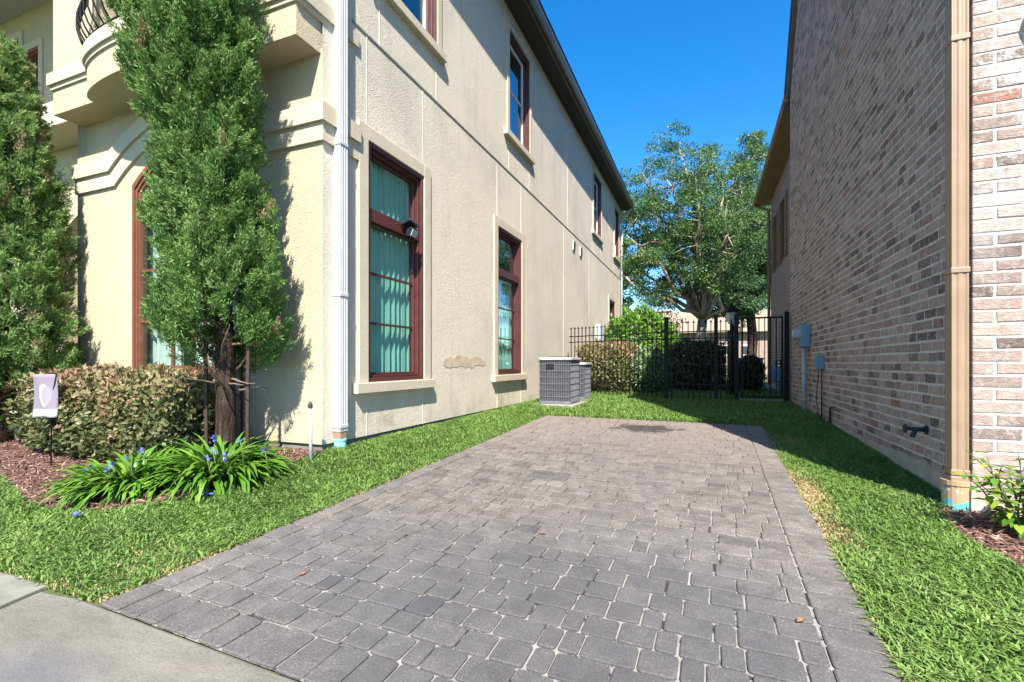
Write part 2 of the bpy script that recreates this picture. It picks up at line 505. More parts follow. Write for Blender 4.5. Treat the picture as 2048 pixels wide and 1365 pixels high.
M['slate'] = simple('grey_green_flagstone', (.185,.18,.15), .7, .25, 7, bmp=.6, bscale=14)

m, nt, b = newmat('lawn_soil')
v = coords(nt)
c = ramp(nt, noise(nt, v, 5, 6, .65), [(.3, (.045,.065,.020)), (.55, (.065,.10,.028)), (.75, (.12,.11,.05))])
nt.links.new(c, b.inputs['Base Color']); b.inputs['Roughness'].default_value = 1
bump(nt, b, noise(nt, v, 60, 4), .8, .02)
M['soil'] = m
m, nt, b = newmat('mulch_ground')
v = coords(nt)
c = ramp(nt, noise(nt, v, 24, 6, .7, .8), [(.3, (.055,.028,.02)), (.6, (.16,.085,.06)), (.8, (.26,.16,.12))])
nt.links.new(c, b.inputs['Base Color']); b.inputs['Roughness'].default_value = 1
bump(nt, b, noise(nt, v, 50, 4), 1, .02)
M['mulch'] = m
m, nt, b = newmat('bark_chip')
c = ramp(nt, tone_attr(nt), [(0, (.05,.026,.02)), (.45, (.15,.075,.055)), (.8, (.25,.14,.105)), (1, (.38,.26,.2))])
nt.links.new(c, b.inputs['Base Color']); b.inputs['Roughness'].default_value = .95
M['chip'] = m

M['grass'] = foliage('lawn_blade', [(0, (.055,.115,.018)), (.35, (.118,.225,.042)), (.62, (.185,.30,.074)), (.8, (.30,.38,.14)), (.86, (.45,.38,.18)), (1, (.48,.36,.19))], .7, .3)
M['cypress'] = foliage('cypress_needle', [(0, (.018,.052,.014)), (.35, (.065,.150,.034)), (.7, (.145,.27,.065)), (.92, (.24,.37,.12)), (1, (.32,.20,.12))], .6, .3)
M['cypress_pale'] = foliage('grey_green_needle', [(0, (.028,.068,.018)), (.35, (.100,.190,.050)), (.7, (.175,.30,.085)), (.86, (.26,.38,.14)), (1, (.36,.26,.17))], .6, .3)
M['lorop'] = foliage('loropetalum_leaf', [(0, (.030,.045,.018)), (.35, (.10,.125,.050)), (.6, (.21,.195,.085)), (.82, (.33,.20,.135)), (1, (.30,.13,.11))], .45, .2)
M['oak'] = foliage('oak_leaf', [(0, (.018,.052,.017)), (.4, (.055,.130,.036)), (.75, (.105,.195,.055)), (1, (.23,.29,.09))], .45, .3)
M['oak_dark'] = foliage('dark_oak_leaf', [(0, (.016,.048,.020)), (.4, (.045,.115,.045)), (.75, (.085,.17,.07)), (1, (.19,.27,.12))], .45, .25)
M['bright'] = foliage('bright_green_leaf', [(0, (.03,.09,.012)), (.5, (.10,.24,.025)), (1, (.22,.38,.06))], .45, .3)
M['darkshrub'] = foliage('dark_shrub_leaf', [(0, (.014,.026,.010)), (.5, (.050,.075,.030)), (1, (.13,.14,.07))], .4, .15)
M['varieg'] = foliage('variegated_leaf', [(0, (.03,.08,.02)), (.5, (.12,.21,.08)), (1, (.36,.44,.26))], .45, .25)
M['strap'] = foliage('agapanthus_leaf', [(0, (.035,.095,.012)), (.5, (.10,.225,.025)), (1, (.20,.34,.06))], .35, .2)
M['shrub_leaf'] = foliage('glossy_shrub_leaf', [(0, (.05,.14,.02)), (.5, (.13,.27,.03)), (.85, (.28,.36,.05)), (1, (.45,.40,.06))], .3, .3)

# ------------------------------------------------------------------ the lie of the land
XL, XR = -3.40, 1.55          # alley faces of the two houses
YF1, YF2 = 3.59, 3.90         # their street faces
DX0, DX1, DY0, DY1 = -2.55, .60, 1.32, 7.56
def drive_x(y): return DX0 + .018*(y - DY0), DX1 + .018*(y - DY0)
def gz(x, y):
    x = np.asarray(x, dtype=float); y = np.asarray(y, dtype=float)
    mid = np.interp(y, [-8, 0, 7.6, 11.3, 30, 400], [-.25, 0, .281, .36, .38, .38])
    left = np.interp(y, [-8, 0, 1.31, 3.6, 9.5, 11.3, 30, 400], [-.25, 0, .05, .303, .338, .36, .38, .38])
    right = np.interp(y, [-8, 0, 1.3, 2.2, 8, 11.3, 30, 400], [-.25, 0, .06, .15, .335, .36, .38, .38])
    a = np.clip((-2.52 + .018*(y-DY0) - x) / .85, 0, 1); a = a*a*(3-2*a)
    b_ = np.clip((x - (.62 + .018*(y-DY0))) / .8, 0, 1); b_ = b_*b_*(3-2*b_)
    return mid*(1-a)*(1-b_) + left*a + right*b_
def G(x, y): return float(gz(x, y))
BEDX = [-14, -9, -7, -5.6, -4.7, -4.2, -3.8, -3.58, -3.44, -3.38]
BEDY = [3.6, 3.0, 2.62, 2.2, 1.97, 1.92, 2.03, 2.2, 2.5, 3.3]
def in_bed(x, y):
    return (x < -3.38) & (y > np.interp(x, BEDX, BEDY)) & (y < 5)
def in_bed2(x, y):
    return (x > 1.34 + .03*np.sin(y*5)) & (y < 3.9) & (y > .5)
def is_lawn(x, y):
    l = DX0 + .018*(y-DY0); r = DX1 + .018*(y-DY0)
    ok = (y > 1.325 - .042*np.clip(x-l, 0, 4)) & ~((x > l) & (x < r) & (y < DY1 - .042*(x-l))) & ~in_bed(x, y) & ~in_bed2(x, y)
    ok &= ~((x < XL+.01) & (y > YF1-.02) & (y < 20.7)) & ~((x > XR-.01) & (y > YF2))
    return ok

def axis(*segs):
    out = []
    for a, b_, n in segs: out += list(np.linspace(a, b_, n, endpoint=False))
    return np.array(out + [segs[-1][1]])
gx = axis((-600, -40, 8), (-40, -8, 12), (-8, 3, 110), (3, 20, 20), (20, 600, 8))
gy = axis((-600, -10, 8), (-10, 0, 14), (0, 13, 130), (13, 40, 30), (40, 900, 10))
X, Y = np.meshgrid(gx, gy); Z = gz(X, Y) - .008
nx, ny = len(gx), len(gy)
me = bpy.data.meshes.new('ground')
me.from_pydata(list(zip(X.ravel(), Y.ravel(), Z.ravel())), [], [(j*nx+i, j*nx+i+1, (j+1)*nx+i+1, (j+1)*nx+i) for j in range(ny-1) for i in range(nx-1)])
me.materials.append(M['soil']); me.polygons.foreach_set('use_smooth', [True]*len(me.polygons))
ground = bpy.data.objects.new('ground', me); link(ground, None, (0,0,0)); ground['kind'] = 'structure'

def sheet(name, xs, ys, inside, mat, lift, parent=None):
    xs = np.asarray(xs); ys = np.asarray(ys)
    vid = {}; vs = []; fs = []
    def vert(i, j):
        if (i, j) not in vid:
            vid[(i, j)] = len(vs); vs.append((xs[i], ys[j], G(xs[i], ys[j]) + lift))
        return vid[(i, j)]
    for j in range(len(ys)-1):
        for i in range(len(xs)-1):
            if inside((xs[i]+xs[i+1])/2, (ys[j]+ys[j+1])/2):
                fs.append((vert(i,j), vert(i+1,j), vert(i+1,j+1), vert(i,j+1)))
    mb = MB().add(vs, fs)
    return mb.build(name, mat, parent, smooth=True, fixn=False)
bed = sheet('mulch_bed', np.linspace(-12, -3.3, 175), np.linspace(1.8, 4.9, 63), lambda x, y: bool(in_bed(np.float64(x), np.float64(y))) and not (x > -7.3 and y > 3.6), M['mulch'], .012)
bed['kind'] = 'structure'
bed2 = sheet('mulch_bed', np.linspace(1.3, 5, 75), np.linspace(.5, 3.9, 69), lambda x, y: bool(in_bed2(np.float64(x), np.float64(y))), M['mulch'], .012)
bed2['kind'] = 'structure'

# bark chips: nobody could count them
def chips(name, n, sampler, label):
    P = sampler(n); k = len(P)
    P = np.c_[P, gz(P[:,0], P[:,1]) + .018 + rng.random(k)*.012]
    D = np.c_[rng.normal(size=(k,2)), rng.normal(size=k)*.28]
    L = .02 + rng.random(k)**2*.06; W = .006 + rng.random(k)*.012
    o = faces_mesh(name, leaves(P, D, L, W, np.c_[rng.normal(size=(k,2))*.3, np.ones(k)]), 4, rng.random(k), M['chip'], None, 'stuff')
    tag(o, label, 'mulch', kind='stuff')
def samp_bed(n):
    x = rng.uniform(-8.5, -3.38, n); y = rng.uniform(1.85, 3.56, n); k = in_bed(x, y); return np.c_[x[k], y[k]]
def samp_bed2(n):
    x = rng.uniform(1.33, 2.6, n); y = rng.uniform(2.2, 3.88, n); k = in_bed2(x, y); return np.c_[x[k], y[k]]
chips('bark_mulch', 26000, samp_bed, 'reddish bark mulch in the bed before the cream house')
chips('bark_mulch', 9000, samp_bed2, 'dark bark mulch under the brown downspout and shrub')

# ------------------------------------------------------------------ the lawn
def grass(n, x0, x1, y0, y1, hl, wd):
    x = rng.uniform(x0, x1, n); y = rng.uniform(y0, y1, n)
    k = is_lawn(x, y)
    # ragged edge that creeps a little over paving and mulch
    x = x[k]; y = y[k]; m_ = len(x)
    z = gz(x, y) - .008
    patch = .5 + .28*np.sin(x*3.1+1.3*np.sin(y*1.7)) * np.cos(y*2.3+x) + .22*np.sin(x*9+y*7)
    tone = np.clip(.18 + .36*rng.random(m_) + .22*patch, 0, .8)
    l = DX0 + .018*(y-DY0); r = DX1 + .018*(y-DY0)
    edge = np.where(y < DY1+.1, np.minimum(np.abs(x-l), np.abs(x-r)), 9)
    pd = .6*np.exp(-edge/.05) + .07 + .14*(patch < .32)
    pd += .9*np.exp(-(((x-r-.10)/.13)**2 + ((y-4.25)/.75)**2)) + .75*np.exp(-(((x-r-.22)/.22)**2 + ((y-6.3)/.45)**2))
    pd += .45*np.exp(-(((x-r-.12)/.12)**2 + ((y-3.3)/.30)**2)) + .35*np.exp(-(((x-l+.22)/.25)**2 + ((y-1.75)/.22)**2))
    pd += .30*np.exp(-((y-1.36)/.05)**2)*(x < l)
    dead = rng.random(m_) < pd
    tone = np.where(dead, .86 + .14*rng.random(m_), tone)
    h = hl*(.55 + .75*rng.random(m_)) * np.where(dead, .6, 1) * (.8 + .4*patch)
    az = rng.uniform(0, 2*np.pi, m_); lean = .35 + .75*rng.random(m_)
    H = np.c_[np.cos(az), np.sin(az), np.zeros(m_)]
    S = np.c_[-np.sin(az + rng.normal(size=m_)*.5), np.cos(az + rng.normal(size=m_)*.5), np.zeros(m_)]
    w = (wd*(.6 + .8*rng.random(m_)))[:,None]
    P = np.c_[x, y, z]; up = np.array([0,0,1.0]); hh = h[:,None]; ll = lean[:,None]
    mid = P + up*hh*.62 + H*hh*ll*.38
    tip = P + up*hh*(1.02 - .42*ll) + H*hh*ll*1.15
    v = np.empty((m_,4,3)); v[:,0] = P - S*w*.35; v[:,1] = mid - S*w*.5; v[:,2] = tip; v[:,3] = mid + S*w*.5
    return v.reshape(-1,3), tone
def lawn(name, parts, label):
    vv, tt = zip(*[grass(*p) for p in parts])
    o = faces_mesh(name, np.concatenate(vv), 4, np.concatenate(tt), M['grass'], None, 'stuff')
    tag(o, label, 'grass', kind='stuff')
lawn('grass', [(76000, -6.6, -2.50, 1.33, 3.0, .052, .0080), (70000, -3.42, -2.35, 1.9, 8.0, .052, .0082), (26000, -11, -6.6, 1.33, 3.2, .066, .012)], 'lawn strip between the cream house and the paved drive')
lawn('grass', [(92000, .60, 1.62, 1.6, 7.6, .054, .0080)], 'lawn strip between the paved drive and the brick wall')
lawn('grass', [(72000, -3.42, 1.6, 7.5, 12.4, .075, .011), (26000, -3.4, 1.95, 12.4, 22, .09, .018), (12000, -8, 6, 21, 34, .12, .03)], 'lawn in front of and behind the iron fence')

# ------------------------------------------------------------------ pieces: the largest 300 in view as parts, the rest joined
def visible_size(c, ext, n):
    d, u, v = project(c)
    if d < .3 or u < -60 or u > 2110 or v < -60 or v > 1420: return 0.0
    w = Vector((0,0,E)) - Vector(c); L = w.length
    return abs(w.normalized().dot(Vector(n))) * ext / (L*L)
def place_pieces(items, name, mat, parent, rest_name, limit=300, smooth=False):
    """items: (size in view, verts, faces, tone)"""
    items.sort(key=lambda q: -q[0])
    for s_, vs, fs, t in items[:limit]:
        MB().add(vs, fs, t).build(name, mat, parent, smooth=smooth, fixn=False)
    rest = MB()
    for s_, vs, fs, t in items[limit:]: rest.add(vs, fs, t)
    if rest.v: rest.build(rest_name, mat, parent, smooth=smooth, kind='stuff', fixn=False)

# ------------------------------------------------------------------ paved drive
SL = .037
SK = .042                      # the courses run slightly askew
mb = MB()
for j in range(26):
    y0 = DY0 + .004 + (DY1 - DY0 - .008)*j/26; y1 = DY0 + .004 + (DY1 - DY0 - .008)*(j+1)/26
    a0, b0 = drive_x(y0); a1, b1 = drive_x(y1)
    k_ = SK*(DX1-DX0); mb.add([(a0,y0,SL*y0+.006),(b0,y0-k_,SL*(y0-k_)+.006),(b1,y1-k_,SL*(y1-k_)+.006),(a1,y1,SL*y1+.006)], [(0,1,2,3)])
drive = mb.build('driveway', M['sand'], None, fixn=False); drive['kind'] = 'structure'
def paver_piece(s0, s1, t0, t1, gap=.0036, rad=.0145):
    """rounded tumbled stone in drive coordinates (s across, t along)"""
    w, h = s1-s0-2*gap, t1-t0-2*gap
    cx, cy = (s0+s1)/2 + random.gauss(0,.0015), (t0+t1)/2 + random.gauss(0,.0015)
    w *= 1 - random.random()*.02; h *= 1 - random.random()*.025
    r = min(rad*(.7+.6*random.random()), w*.38, h*.38)
    ring = []
    for qx, qy, a0 in ((1,1,0),(-1,1,90),(-1,-1,180),(1,-1,270)):
        for a in (0, 45, 90):
            an = math.radians(a0+a)
            ring.append((qx*(w/2-r) + r*math.cos(an), qy*(h/2-r) + r*math.sin(an)))
    tilt = (random.gauss(0,.006), random.gauss(0,.006)); lift = random.gauss(0,.0012)
    rot = random.gauss(0,.008); cr, sr = math.cos(rot), math.sin(rot)
    vs = []
    for k, dz in ((1.0, .004), (1.0, .0125), (0.0, .0165)):
        for (px_, py_) in ring:
            ins = .007
            L = math.hypot(px_, py_)
            f = 1.0 if k else 1 - ins/L
            ax, ay = px_*f, py_*f
            ax, ay = ax*cr - ay*sr, ax*sr + ay*cr
            t = cy + ay; y = DY0 + t - SK*(cx+ax); x = DX0 + .018*t + cx + ax
            vs.append((x, y, SL*y + dz + (lift + tilt[0]*ax + tilt[1]*ay if dz > .005 else 0)))
    n = len(ring)
    fs = [tuple(range(2*n, 3*n))]
    for b_ in (0, n):
        for i in range(n):
            j = (i+1) % n
            fs.append((b_+i, b_+j, b_+n+j, b_+n+i))
    c = (DX0+.018*cy+cx, DY0+cy, SL*(DY0+cy)+.016)
    return c, vs, fs, w*h
items = []
Wd, Ld = DX1-DX0, DY1-DY0
def put_paver(s0, s1, t0, t1, tone=None):
    c, vs, fs, a = paver_piece(s0, s1, t0, t1)
    if tone is None:
        tone = min(1, max(0, random.gauss(.52, .13)))
        if random.random() < .03: tone = random.uniform(.12, .3)
    items.append((visible_size(c, a, (0,0,1)), vs, fs, tone))
CO = .143
# front soldier course along the walk
s = 0.0
while s < Wd - .05:
    w = random.choice([.135,.142,.148]); w = w if s + w < Wd - .06 else Wd - s
    put_paver(s, s+w, 0, .212, random.uniform(.25,.5)); s += w
# borders
t = .212
while t < Ld - .03:
    l = .212 if t + .212 < Ld - .08 else Ld - t
    put_paver(0, .150, t, t+l, random.uniform(.42,.7)); t += l
t = .212
while t < Ld - .03:
    l = CO if t + CO < Ld - .06 else Ld - t
    put_paver(Wd-.2075, Wd, t, t+l, random.uniform(.4,.72)); t += l
t = .212
row = 0
while t < Ld - .03:
    l = CO if t + CO < Ld - .06 else Ld - t
    s = .154; end = Wd - .209
    while s < end - .03:
        w = random.choice([.085,.143,.143,.143,.19,.208])
        if s + w > end - .07: w = end - s
        if w > .26: w = w/2
        put_paver(s, s+w, t, t+l); s += w
    t += l; row += 1
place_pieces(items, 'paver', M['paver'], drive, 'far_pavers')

# front walk and the flagstones beside it
mb = MB()
mb.prism([(-2.93,-1.4),(4.2,-1.4),(4.2,1.02),(.6,1.185),(-2.55,1.3175),(-2.70,1.322),(-2.93,1.30)], lambda x,y: (x,y,SL*y-.12), lambda x,y: (x,y,SL*y+.012))
walk = mb.build('front_walk', M['walk'], None, bevel=.012); walk['kind'] = 'structure'
mb = MB(); mb.add([(-5.6,-1.0,-.04),(-2.96,-1.0,-.04),(-2.96,1.31,SL*1.31-.004),(-5.6,1.31,SL*1.31-.004)], [(0,1,2,3)])
path = mb.build('garden_path', M['foundation'], None, fixn=False); path['kind'] = 'structure'
for poly in ([(-3.52,1.33),(-2.99,1.34),(-2.95,1.12),(-3.06,.83),(-3.55,.80)], [(-4.2,1.32),(-3.55,1.33),(-3.58,.80),(-4.15,.72)],
             [(-3.55,.77),(-3.05,.80),(-2.96,.50),(-2.96,.02),(-3.5,.05)], [(-4.15,.69),(-3.58,.77),(-3.53,.05),(-4.2,0)], [(-5.2,1.3),(-4.23,1.31),(-4.2,.2),(-5.2,.15)]):
    MB().prism(poly, lambda x,y: (x,y,SL*y-.03), lambda x,y: (x,y,SL*y+.016)).build('flagstone', M['slate'], path, bevel=.006)

# ------------------------------------------------------------------ facade helpers
def fbox(mb, fn, s0, s1, z0, z1, o0, o1, tone=.5):
    vs = [fn(s0,z0,o0),fn(s1,z0,o0),fn(s1,z0,o1),fn(s0,z0,o1),fn(s0,z1,o0),fn(s1,z1,o0),fn(s1,z1,o1),fn(s0,z1,o1)]
    return mb.add(vs, [(0,3,2,1),(4,5,6,7),(0,1,5,4),(1,2,6,5),(2,3,7,6),(3,0,4,7)], tone)
def wall_panel(mb, fn, s0, s1, z0, z1, holes, depth):
    S = sorted({s0, s1} | {h[0] for h in holes} | {h[1] for h in holes})
    Zs = sorted({z0, z1} | {h[2] for h in holes} | {h[3] for h in holes})
    S = [q for q in S if s0 <= q <= s1]; Zs = [q for q in Zs if z0 <= q <= z1]
    for a, b_ in zip(S, S[1:]):
        for c, d in zip(Zs, Zs[1:]):
            m_, n_ = (a+b_)/2, (c+d)/2
            if any(h[0] < m_ < h[1] and h[2] < n_ < h[3] for h in holes): continue
            mb.add([fn(a,c,0),fn(b_,c,0),fn(b_,d,0),fn(a,d,0)], [(0,1,2,3)])
    for h in holes:
        q = [(h[0],h[2]),(h[1],h[2]),(h[1],h[3]),(h[0],h[3])]
        for i in range(4):
            p, r = q[i], q[(i+1)%4]
            mb.add([fn(*p,0),fn(*r,0),fn(*r,-depth),fn(*p,-depth)], [(0,1,2,3)])
SIDE = lambda s, z, o: (XL+o, s, z)
FRONT = lambda s, z, o: (s, YF1-o, z)

def curtain(fn, s0, s1, z0, z1, o, mat, label, name='curtain', waves=9, amp=.03, gap=None):
    mb = MB(); n = 90; vs = []; fs = []
    ph = random.random()*6
    for i in range(n+1):
        q = i/n
        s_ = s0 + (s1-s0)*q
        a = amp*(math.sin(q*waves*6.28+ph) + .5*math.sin(q*waves*2.3*6.28+ph*2))
        vs.append(fn(s_, z0, o + a)); vs.append(fn(s_, z1, o + a*.6))
    fs = [(2*i, 2*i+2, 2*i+3, 2*i+1) for i in range(n)]
    ob = mb.add(vs, fs).build(name, mat, None, smooth=True, fixn=False)
    return tag(ob, label, 'curtain')

def rect_window(house, fn, s0, s1, z0, z1, frame_mat, rows, transom=None, cols=1, surround=.155, sill=True, sash=None, pane_mat='glass', blind=False, label=None, trim_mat='stucco_smooth', sw=.0):
    """frame is the window part; panes, muntins, surround and sill are its sub-parts. rows: heights of the glazing bars"""
    mb = MB()
    for (w0, w1, o0, o1) in ((0, .045, -.045, .014), (.045, .075, -.125, -.02), (.075, .10, -.14, -.07)):
        fbox(mb, fn, s0+w0, s0+w1, z0+w0, z1-w0, o0, o1)
        fbox(mb, fn, s1-w1, s1-w0, z0+w0, z1-w0, o0, o1)
        fbox(mb, fn, s0+w1, s1-w1, z0+w0, z0+w1, o0, o1-.002)
        fbox(mb, fn, s0+w1, s1-w1, z1-w1, z1-w0, o0, o1-.002)
    if transom: 
        fbox(mb, fn, s0+.078, s1-.078, transom[0], transom[1], -.135, -.012)
        fbox(mb, fn, s0+.078, s1-.078, transom[0]-.02, transom[0]-.001, -.13, -.05)
    win = mb.build('window', frame_mat, house, bevel=.004)
    if label: win['label'] = label
    i0, i1 = s0+.10, s1-.10
    cuts = [z0+.10] + ([transom[0]-.02, transom[1]] if transom else []) + [z1-.10]
    bands = [(cuts[k], cuts[k+1]) for k in range(0, len(cuts), 2)]
    sm = sash or frame_mat
    for (a, b_) in bands:
        rr = sorted(r for r in rows if a+.05 < r < b_-.05)
        if sash:
            q = MB()
            for (x0, x1, y0, y1) in ((i0, i0+.035, a, b_), (i1-.035, i1, a, b_), (i0+.035, i1-.035, a, a+.04), (i0+.035, i1-.035, b_-.04, b_)):
                fbox(q, fn, x0, x1, y0, y1, -.135, -.092)
            q.build('sash', sash, win, bevel=.003)
        for r in rr:
            q = MB(); fbox(q, fn, i0, i1, r-.012, r+.012, -.128, -.088); q.build('muntin', sm, win)
        zs = [a] + rr + [b_]
        ss = [i0 + (i1-i0)*k/cols for k in range(cols+1)]
        for k in range(1, cols):
            q = MB(); fbox(q, fn, ss[k]-.012, ss[k]+.012, a, b_, -.129, -.089); q.build('muntin', sm, win)
        for p, r in zip(zs, zs[1:]):
            for a2, b2 in zip(ss, ss[1:]):
                e = .001
                MB().add([fn(a2+e,p+e,-.108),fn(b2-e,p+e,-.108),fn(b2-e,r-e,-.108),fn(a2+e,r-e,-.108)], [(0,1,2,3)]).build('pane', M[pane_mat], win, fixn=False)
    if surround:
        t = surround; q = MB()
        fbox(q, fn, s0-t, s0-.001, z0, z1+t, -.02, .030); fbox(q, fn, s1+.001, s1+t, z0, z1+t, -.02, .030)
        fbox(q, fn, s0-.001, s1+.001, z1+.001, z1+t, -.02, .029)
        q.build('surround', M[trim_mat], win, bevel=.006)
    if sill:
        q = MB(); fbox(q, fn, s0-.235, s1+.175, z0-.115, z0-.001, -.02, .075)
        q.build('sill', M[trim_mat], win, bevel=.008)
    if blind:
        q = MB(); n = int((z1-z0-.2)/.042)
        for k in range(n):
            zz = z0+.11+k*.042
            q.add([fn(i0+.01,zz,-.165),fn(i1-.01,zz,-.165),fn(i1-.01,zz+.030,-.195),fn(i0+.01,zz+.030,-.195)], [(0,1,2,3)])
        q.build('blind', M['blind'], win, fixn=False)
    return win

# ------------------------------------------------------------------ the cream stucco house
STB = E - .229*3.4            # bottom edge of the stucco
EAVE = E + 6.62
LX, BY = -14.0, 20.7          # far corners of the house
house = thing('stucco_house', 'cream two-storey stucco house with oxblood window frames and curved balcony', 'house', (-8.0, 12.0, .3))
wins = [(4.235,5.34), (7.714,8.88), (18.1,19.25)]
ZW0, ZW1 = E-.205, E+2.40
uwins = [(4.45,5.67), (8.25,9.35), (15.4,16.6), (19.2,20.15)]
ZU0, ZU1 = E+4.26, E+6.2
mb = MB()
wall_panel(mb, SIDE, YF1, BY, STB, EAVE, [(a,b_,ZW0,ZW1) for a,b_ in wins] + [(a,b_,ZU0,ZU1) for a,b_ in uwins], .13)
side_wall = mb.build('side_wall', M['stucco_side'], house, fixn=False)
# front wall with the arched opening
BX0, BX1 = -7.36, XL
AC, AH = -5.35, .89           # arch centre and half width
AZ0, ASP, ARISE = E-.12, E+2.08, .36
AR = (AH*AH + ARISE*ARISE)/(2*ARISE)
def arch_z(x, cx=AC, h=AH, sp=ASP, rise=ARISE):
    r = (h*h + rise*rise)/(2*rise); return sp + math.sqrt(max(0, r*r - (x-cx)**2)) - (r - rise)
OHZ = E + 2.96                # underside of the upper bay
mb = MB()
wall_panel(mb, FRONT, BX0, BX1, STB, OHZ+.05, [(AC-AH, AC+AH, AZ0, ASP+ARISE)], 0.0001)
N = 24
for i in range(N):
    x0 = AC-AH + 2*AH*i/N; x1 = AC-AH + 2*AH*(i+1)/N
    za, zb = arch_z(x0), arch_z(x1)
    mb.add([FRONT(x0,za,0),FRONT(x1,zb,0),FRONT(x1,ASP+ARISE,0),FRONT(x0,ASP+ARISE,0)], [(0,1,2,3)])
    mb.add([FRONT(x0,za,0),FRONT(x1,zb,0),FRONT(x1,zb,-.15),FRONT(x0,za,-.15)], [(0,1,2,3)])
for x0 in (AC-AH, AC+AH):
    mb.add([FRONT(x0,AZ0,0),FRONT(x0,ASP,0),FRONT(x0,ASP,-.15),FRONT(x0,AZ0,-.15)], [(0,1,2,3)])
mb.add([FRONT(AC-AH,AZ0,0),FRONT(AC+AH,AZ0,0),FRONT(AC+AH,AZ0,-.15),FRONT(AC-AH,AZ0,-.15)], [(0,1,2,3)])
mb.add([(BX0,YF1,STB),(BX0,4.9,STB),(BX0,4.9,OHZ+.05),(BX0,YF1,OHZ+.05)], [(0,1,2,3)])
mb.build('front_wall', M['stucco'], house, fixn=False)
# recessed entry wall, back and far walls, ceiling slab
ENT = lambda s, z, o: (s, 4.9-o, z)
mb = MB()
EAX, EAH = -9.75, .8
wall_panel(mb, ENT, LX, BX0, .2, EAVE, [(EAX-EAH, EAX+EAH, .25, E+2.62), (-12.95,-11.85,E+4.3,E+6.05), (-11.6,-11.2,E+4.2,E+5.75)], .3)
for i in range(16):
    x0 = EAX-EAH + 2*EAH*i/16; x1 = EAX-EAH + 2*EAH*(i+1)/16
    za, zb = arch_z(x0, EAX, EAH, E+2.05, .55), arch_z(x1, EAX, EAH, E+2.05, .55)
    mb.add([ENT(x0,za,0),ENT(x1,zb,0),ENT(x1,E+2.62,0),ENT(x0,E+2.62,0)], [(0,1,2,3)])
    mb.add([ENT(x0,za,0),ENT(x1,zb,0),ENT(x1,zb,-.5),ENT(x0,za,-.5)], [(0,1,2,3)])
mb.add([ENT(EAX-EAH-.3,.2,-.6),ENT(EAX+EAH+.3,.2,-.6),ENT(EAX+EAH+.3,E+2.8,-.6),ENT(EAX-EAH-.3,E+2.8,-.6)], [(0,1,2,3)])
mb.build('entry_wall', M['stucco'], house, fixn=False)
mb = MB(); mb.box(LX, BX0-.3, 4.35, 4.89, E+3.75, E+4.15); mb.build('entry_ledge', M['stucco_smooth'], house, bevel=.01)
mb = MB()
mb.add([(LX,4.9,.2),(LX,BY,.2),(LX,BY,EAVE),(LX,4.9,EAVE)], [(0,1,2,3)])
mb.add([(LX,BY,.2),(XL,BY,.2),(XL,BY,EAVE),(LX,BY,EAVE)], [(0,1,2,3)])
mb.build('back_wall', M['stucco'], house, fixn=False)
mb = MB(); mb.box(LX+.1, XL-.26, 5.3, BY-.1, E+3.3, E+3.5); mb.box(BX0+.02, XL-.26, 3.9, 5.299, E+3.3, E+3.5); mb.build('floor_slab', M['interior'], house)
mb = MB()
mb.box(XL-1.6, XL-1.58, 3.85, BY-.2, .35, E+3.28)
mb.box(XL-1.6, XL-1.58, 3.85, BY-.2, E+3.52, EAVE-.05)
mb.box(BX0+.05, XL-1.62, 5.6, 5.62, .35, E+3.28)
mb.build('room_wall', M['interior'], house)
# foundation strip
mb = MB(); mb.box(LX, XL-.025, 5.0, BY-.02, -.1, STB-.002); mb.box(BX0+.02, XL-.025, YF1+.025, 4.998, -.1, STB-.0025)
mb.build('foundation', M['foundation'], house)

# upper bay with the balcony
YB = 3.29
def bulge(x):
    q = (x - AC)/1.10
    return .26*math.sqrt(max(0, 1-q*q)) if abs(q) < 1 else 0
NB = 40
bxs = [BX0+.12 + (BX1-.02-BX0-.12)*i/NB for i in range(NB+1)]
bxs = sorted(set([round(q,4) for q in bxs] + [round(AC + 1.10*math.sin(math.radians(a)),4) for a in range(-90, 91, 5)]))
LIPZ, PARZ = E+3.25, E+3.44
mb = MB()
bot = OHZ
for x0, x1 in zip(bxs, bxs[1:]):
    y0, y1 = YB-bulge(x0), YB-bulge(x1)
    mb.add([(x0,y0,bot),(x1,y1,bot),(x1,y1,LIPZ),(x0,y0,LIPZ)], [(0,1,2,3)])
    mb.add([(x0,YF1+.02,bot),(x1,YF1+.02,bot),(x1,y1,bot),(x0,y0,bot)], [(0,1,2,3)])
xb0, xb1 = bxs[0], bxs[-1]
top = EAVE
OX0, OX1 = AC-1.08, AC+1.08
mb.add([(xb1,YB,bot),(xb1,YF1+.02,bot),(xb1,YF1+.02,top),(xb1,YB,top)], [(0,1,2,3)])
mb.add([(xb0,YB,bot),(xb0,5.0,bot),(xb0,5.0,top),(xb0,YB,top)], [(0,1,2,3)])
for a, b_ in ((xb0, OX0), (OX1, xb1)):
    mb.add([(a,YB,LIPZ),(b_,YB,LIPZ),(b_,YB,top),(a,YB,top)], [(0,1,2,3)])
for a in (OX0, OX1):
    mb.add([(a,YB,LIPZ),(a,4.4,LIPZ),(a,4.4,E+5.9),(a,YB,E+5.9)], [(0,1,2,3)])
mb.add([(OX0,4.4,LIPZ),(OX1,4.4,LIPZ),(OX1,4.4,E+5.9),(OX0,4.4,E+5.9)], [(0,1,2,3)])
mb.add([(OX0,YB,E+5.9),(OX1,YB,E+5.9),(OX1,YB,top),(OX0,YB,top)], [(0,1,2,3)])
mb.add([(OX0,YB,E+5.9),(OX1,YB,E+5.9),(OX1,4.4,E+5.9),(OX0,4.4,E+5.9)], [(0,1,2,3)])
mb.build('upper_bay', M['stucco'], house, fixn=False)
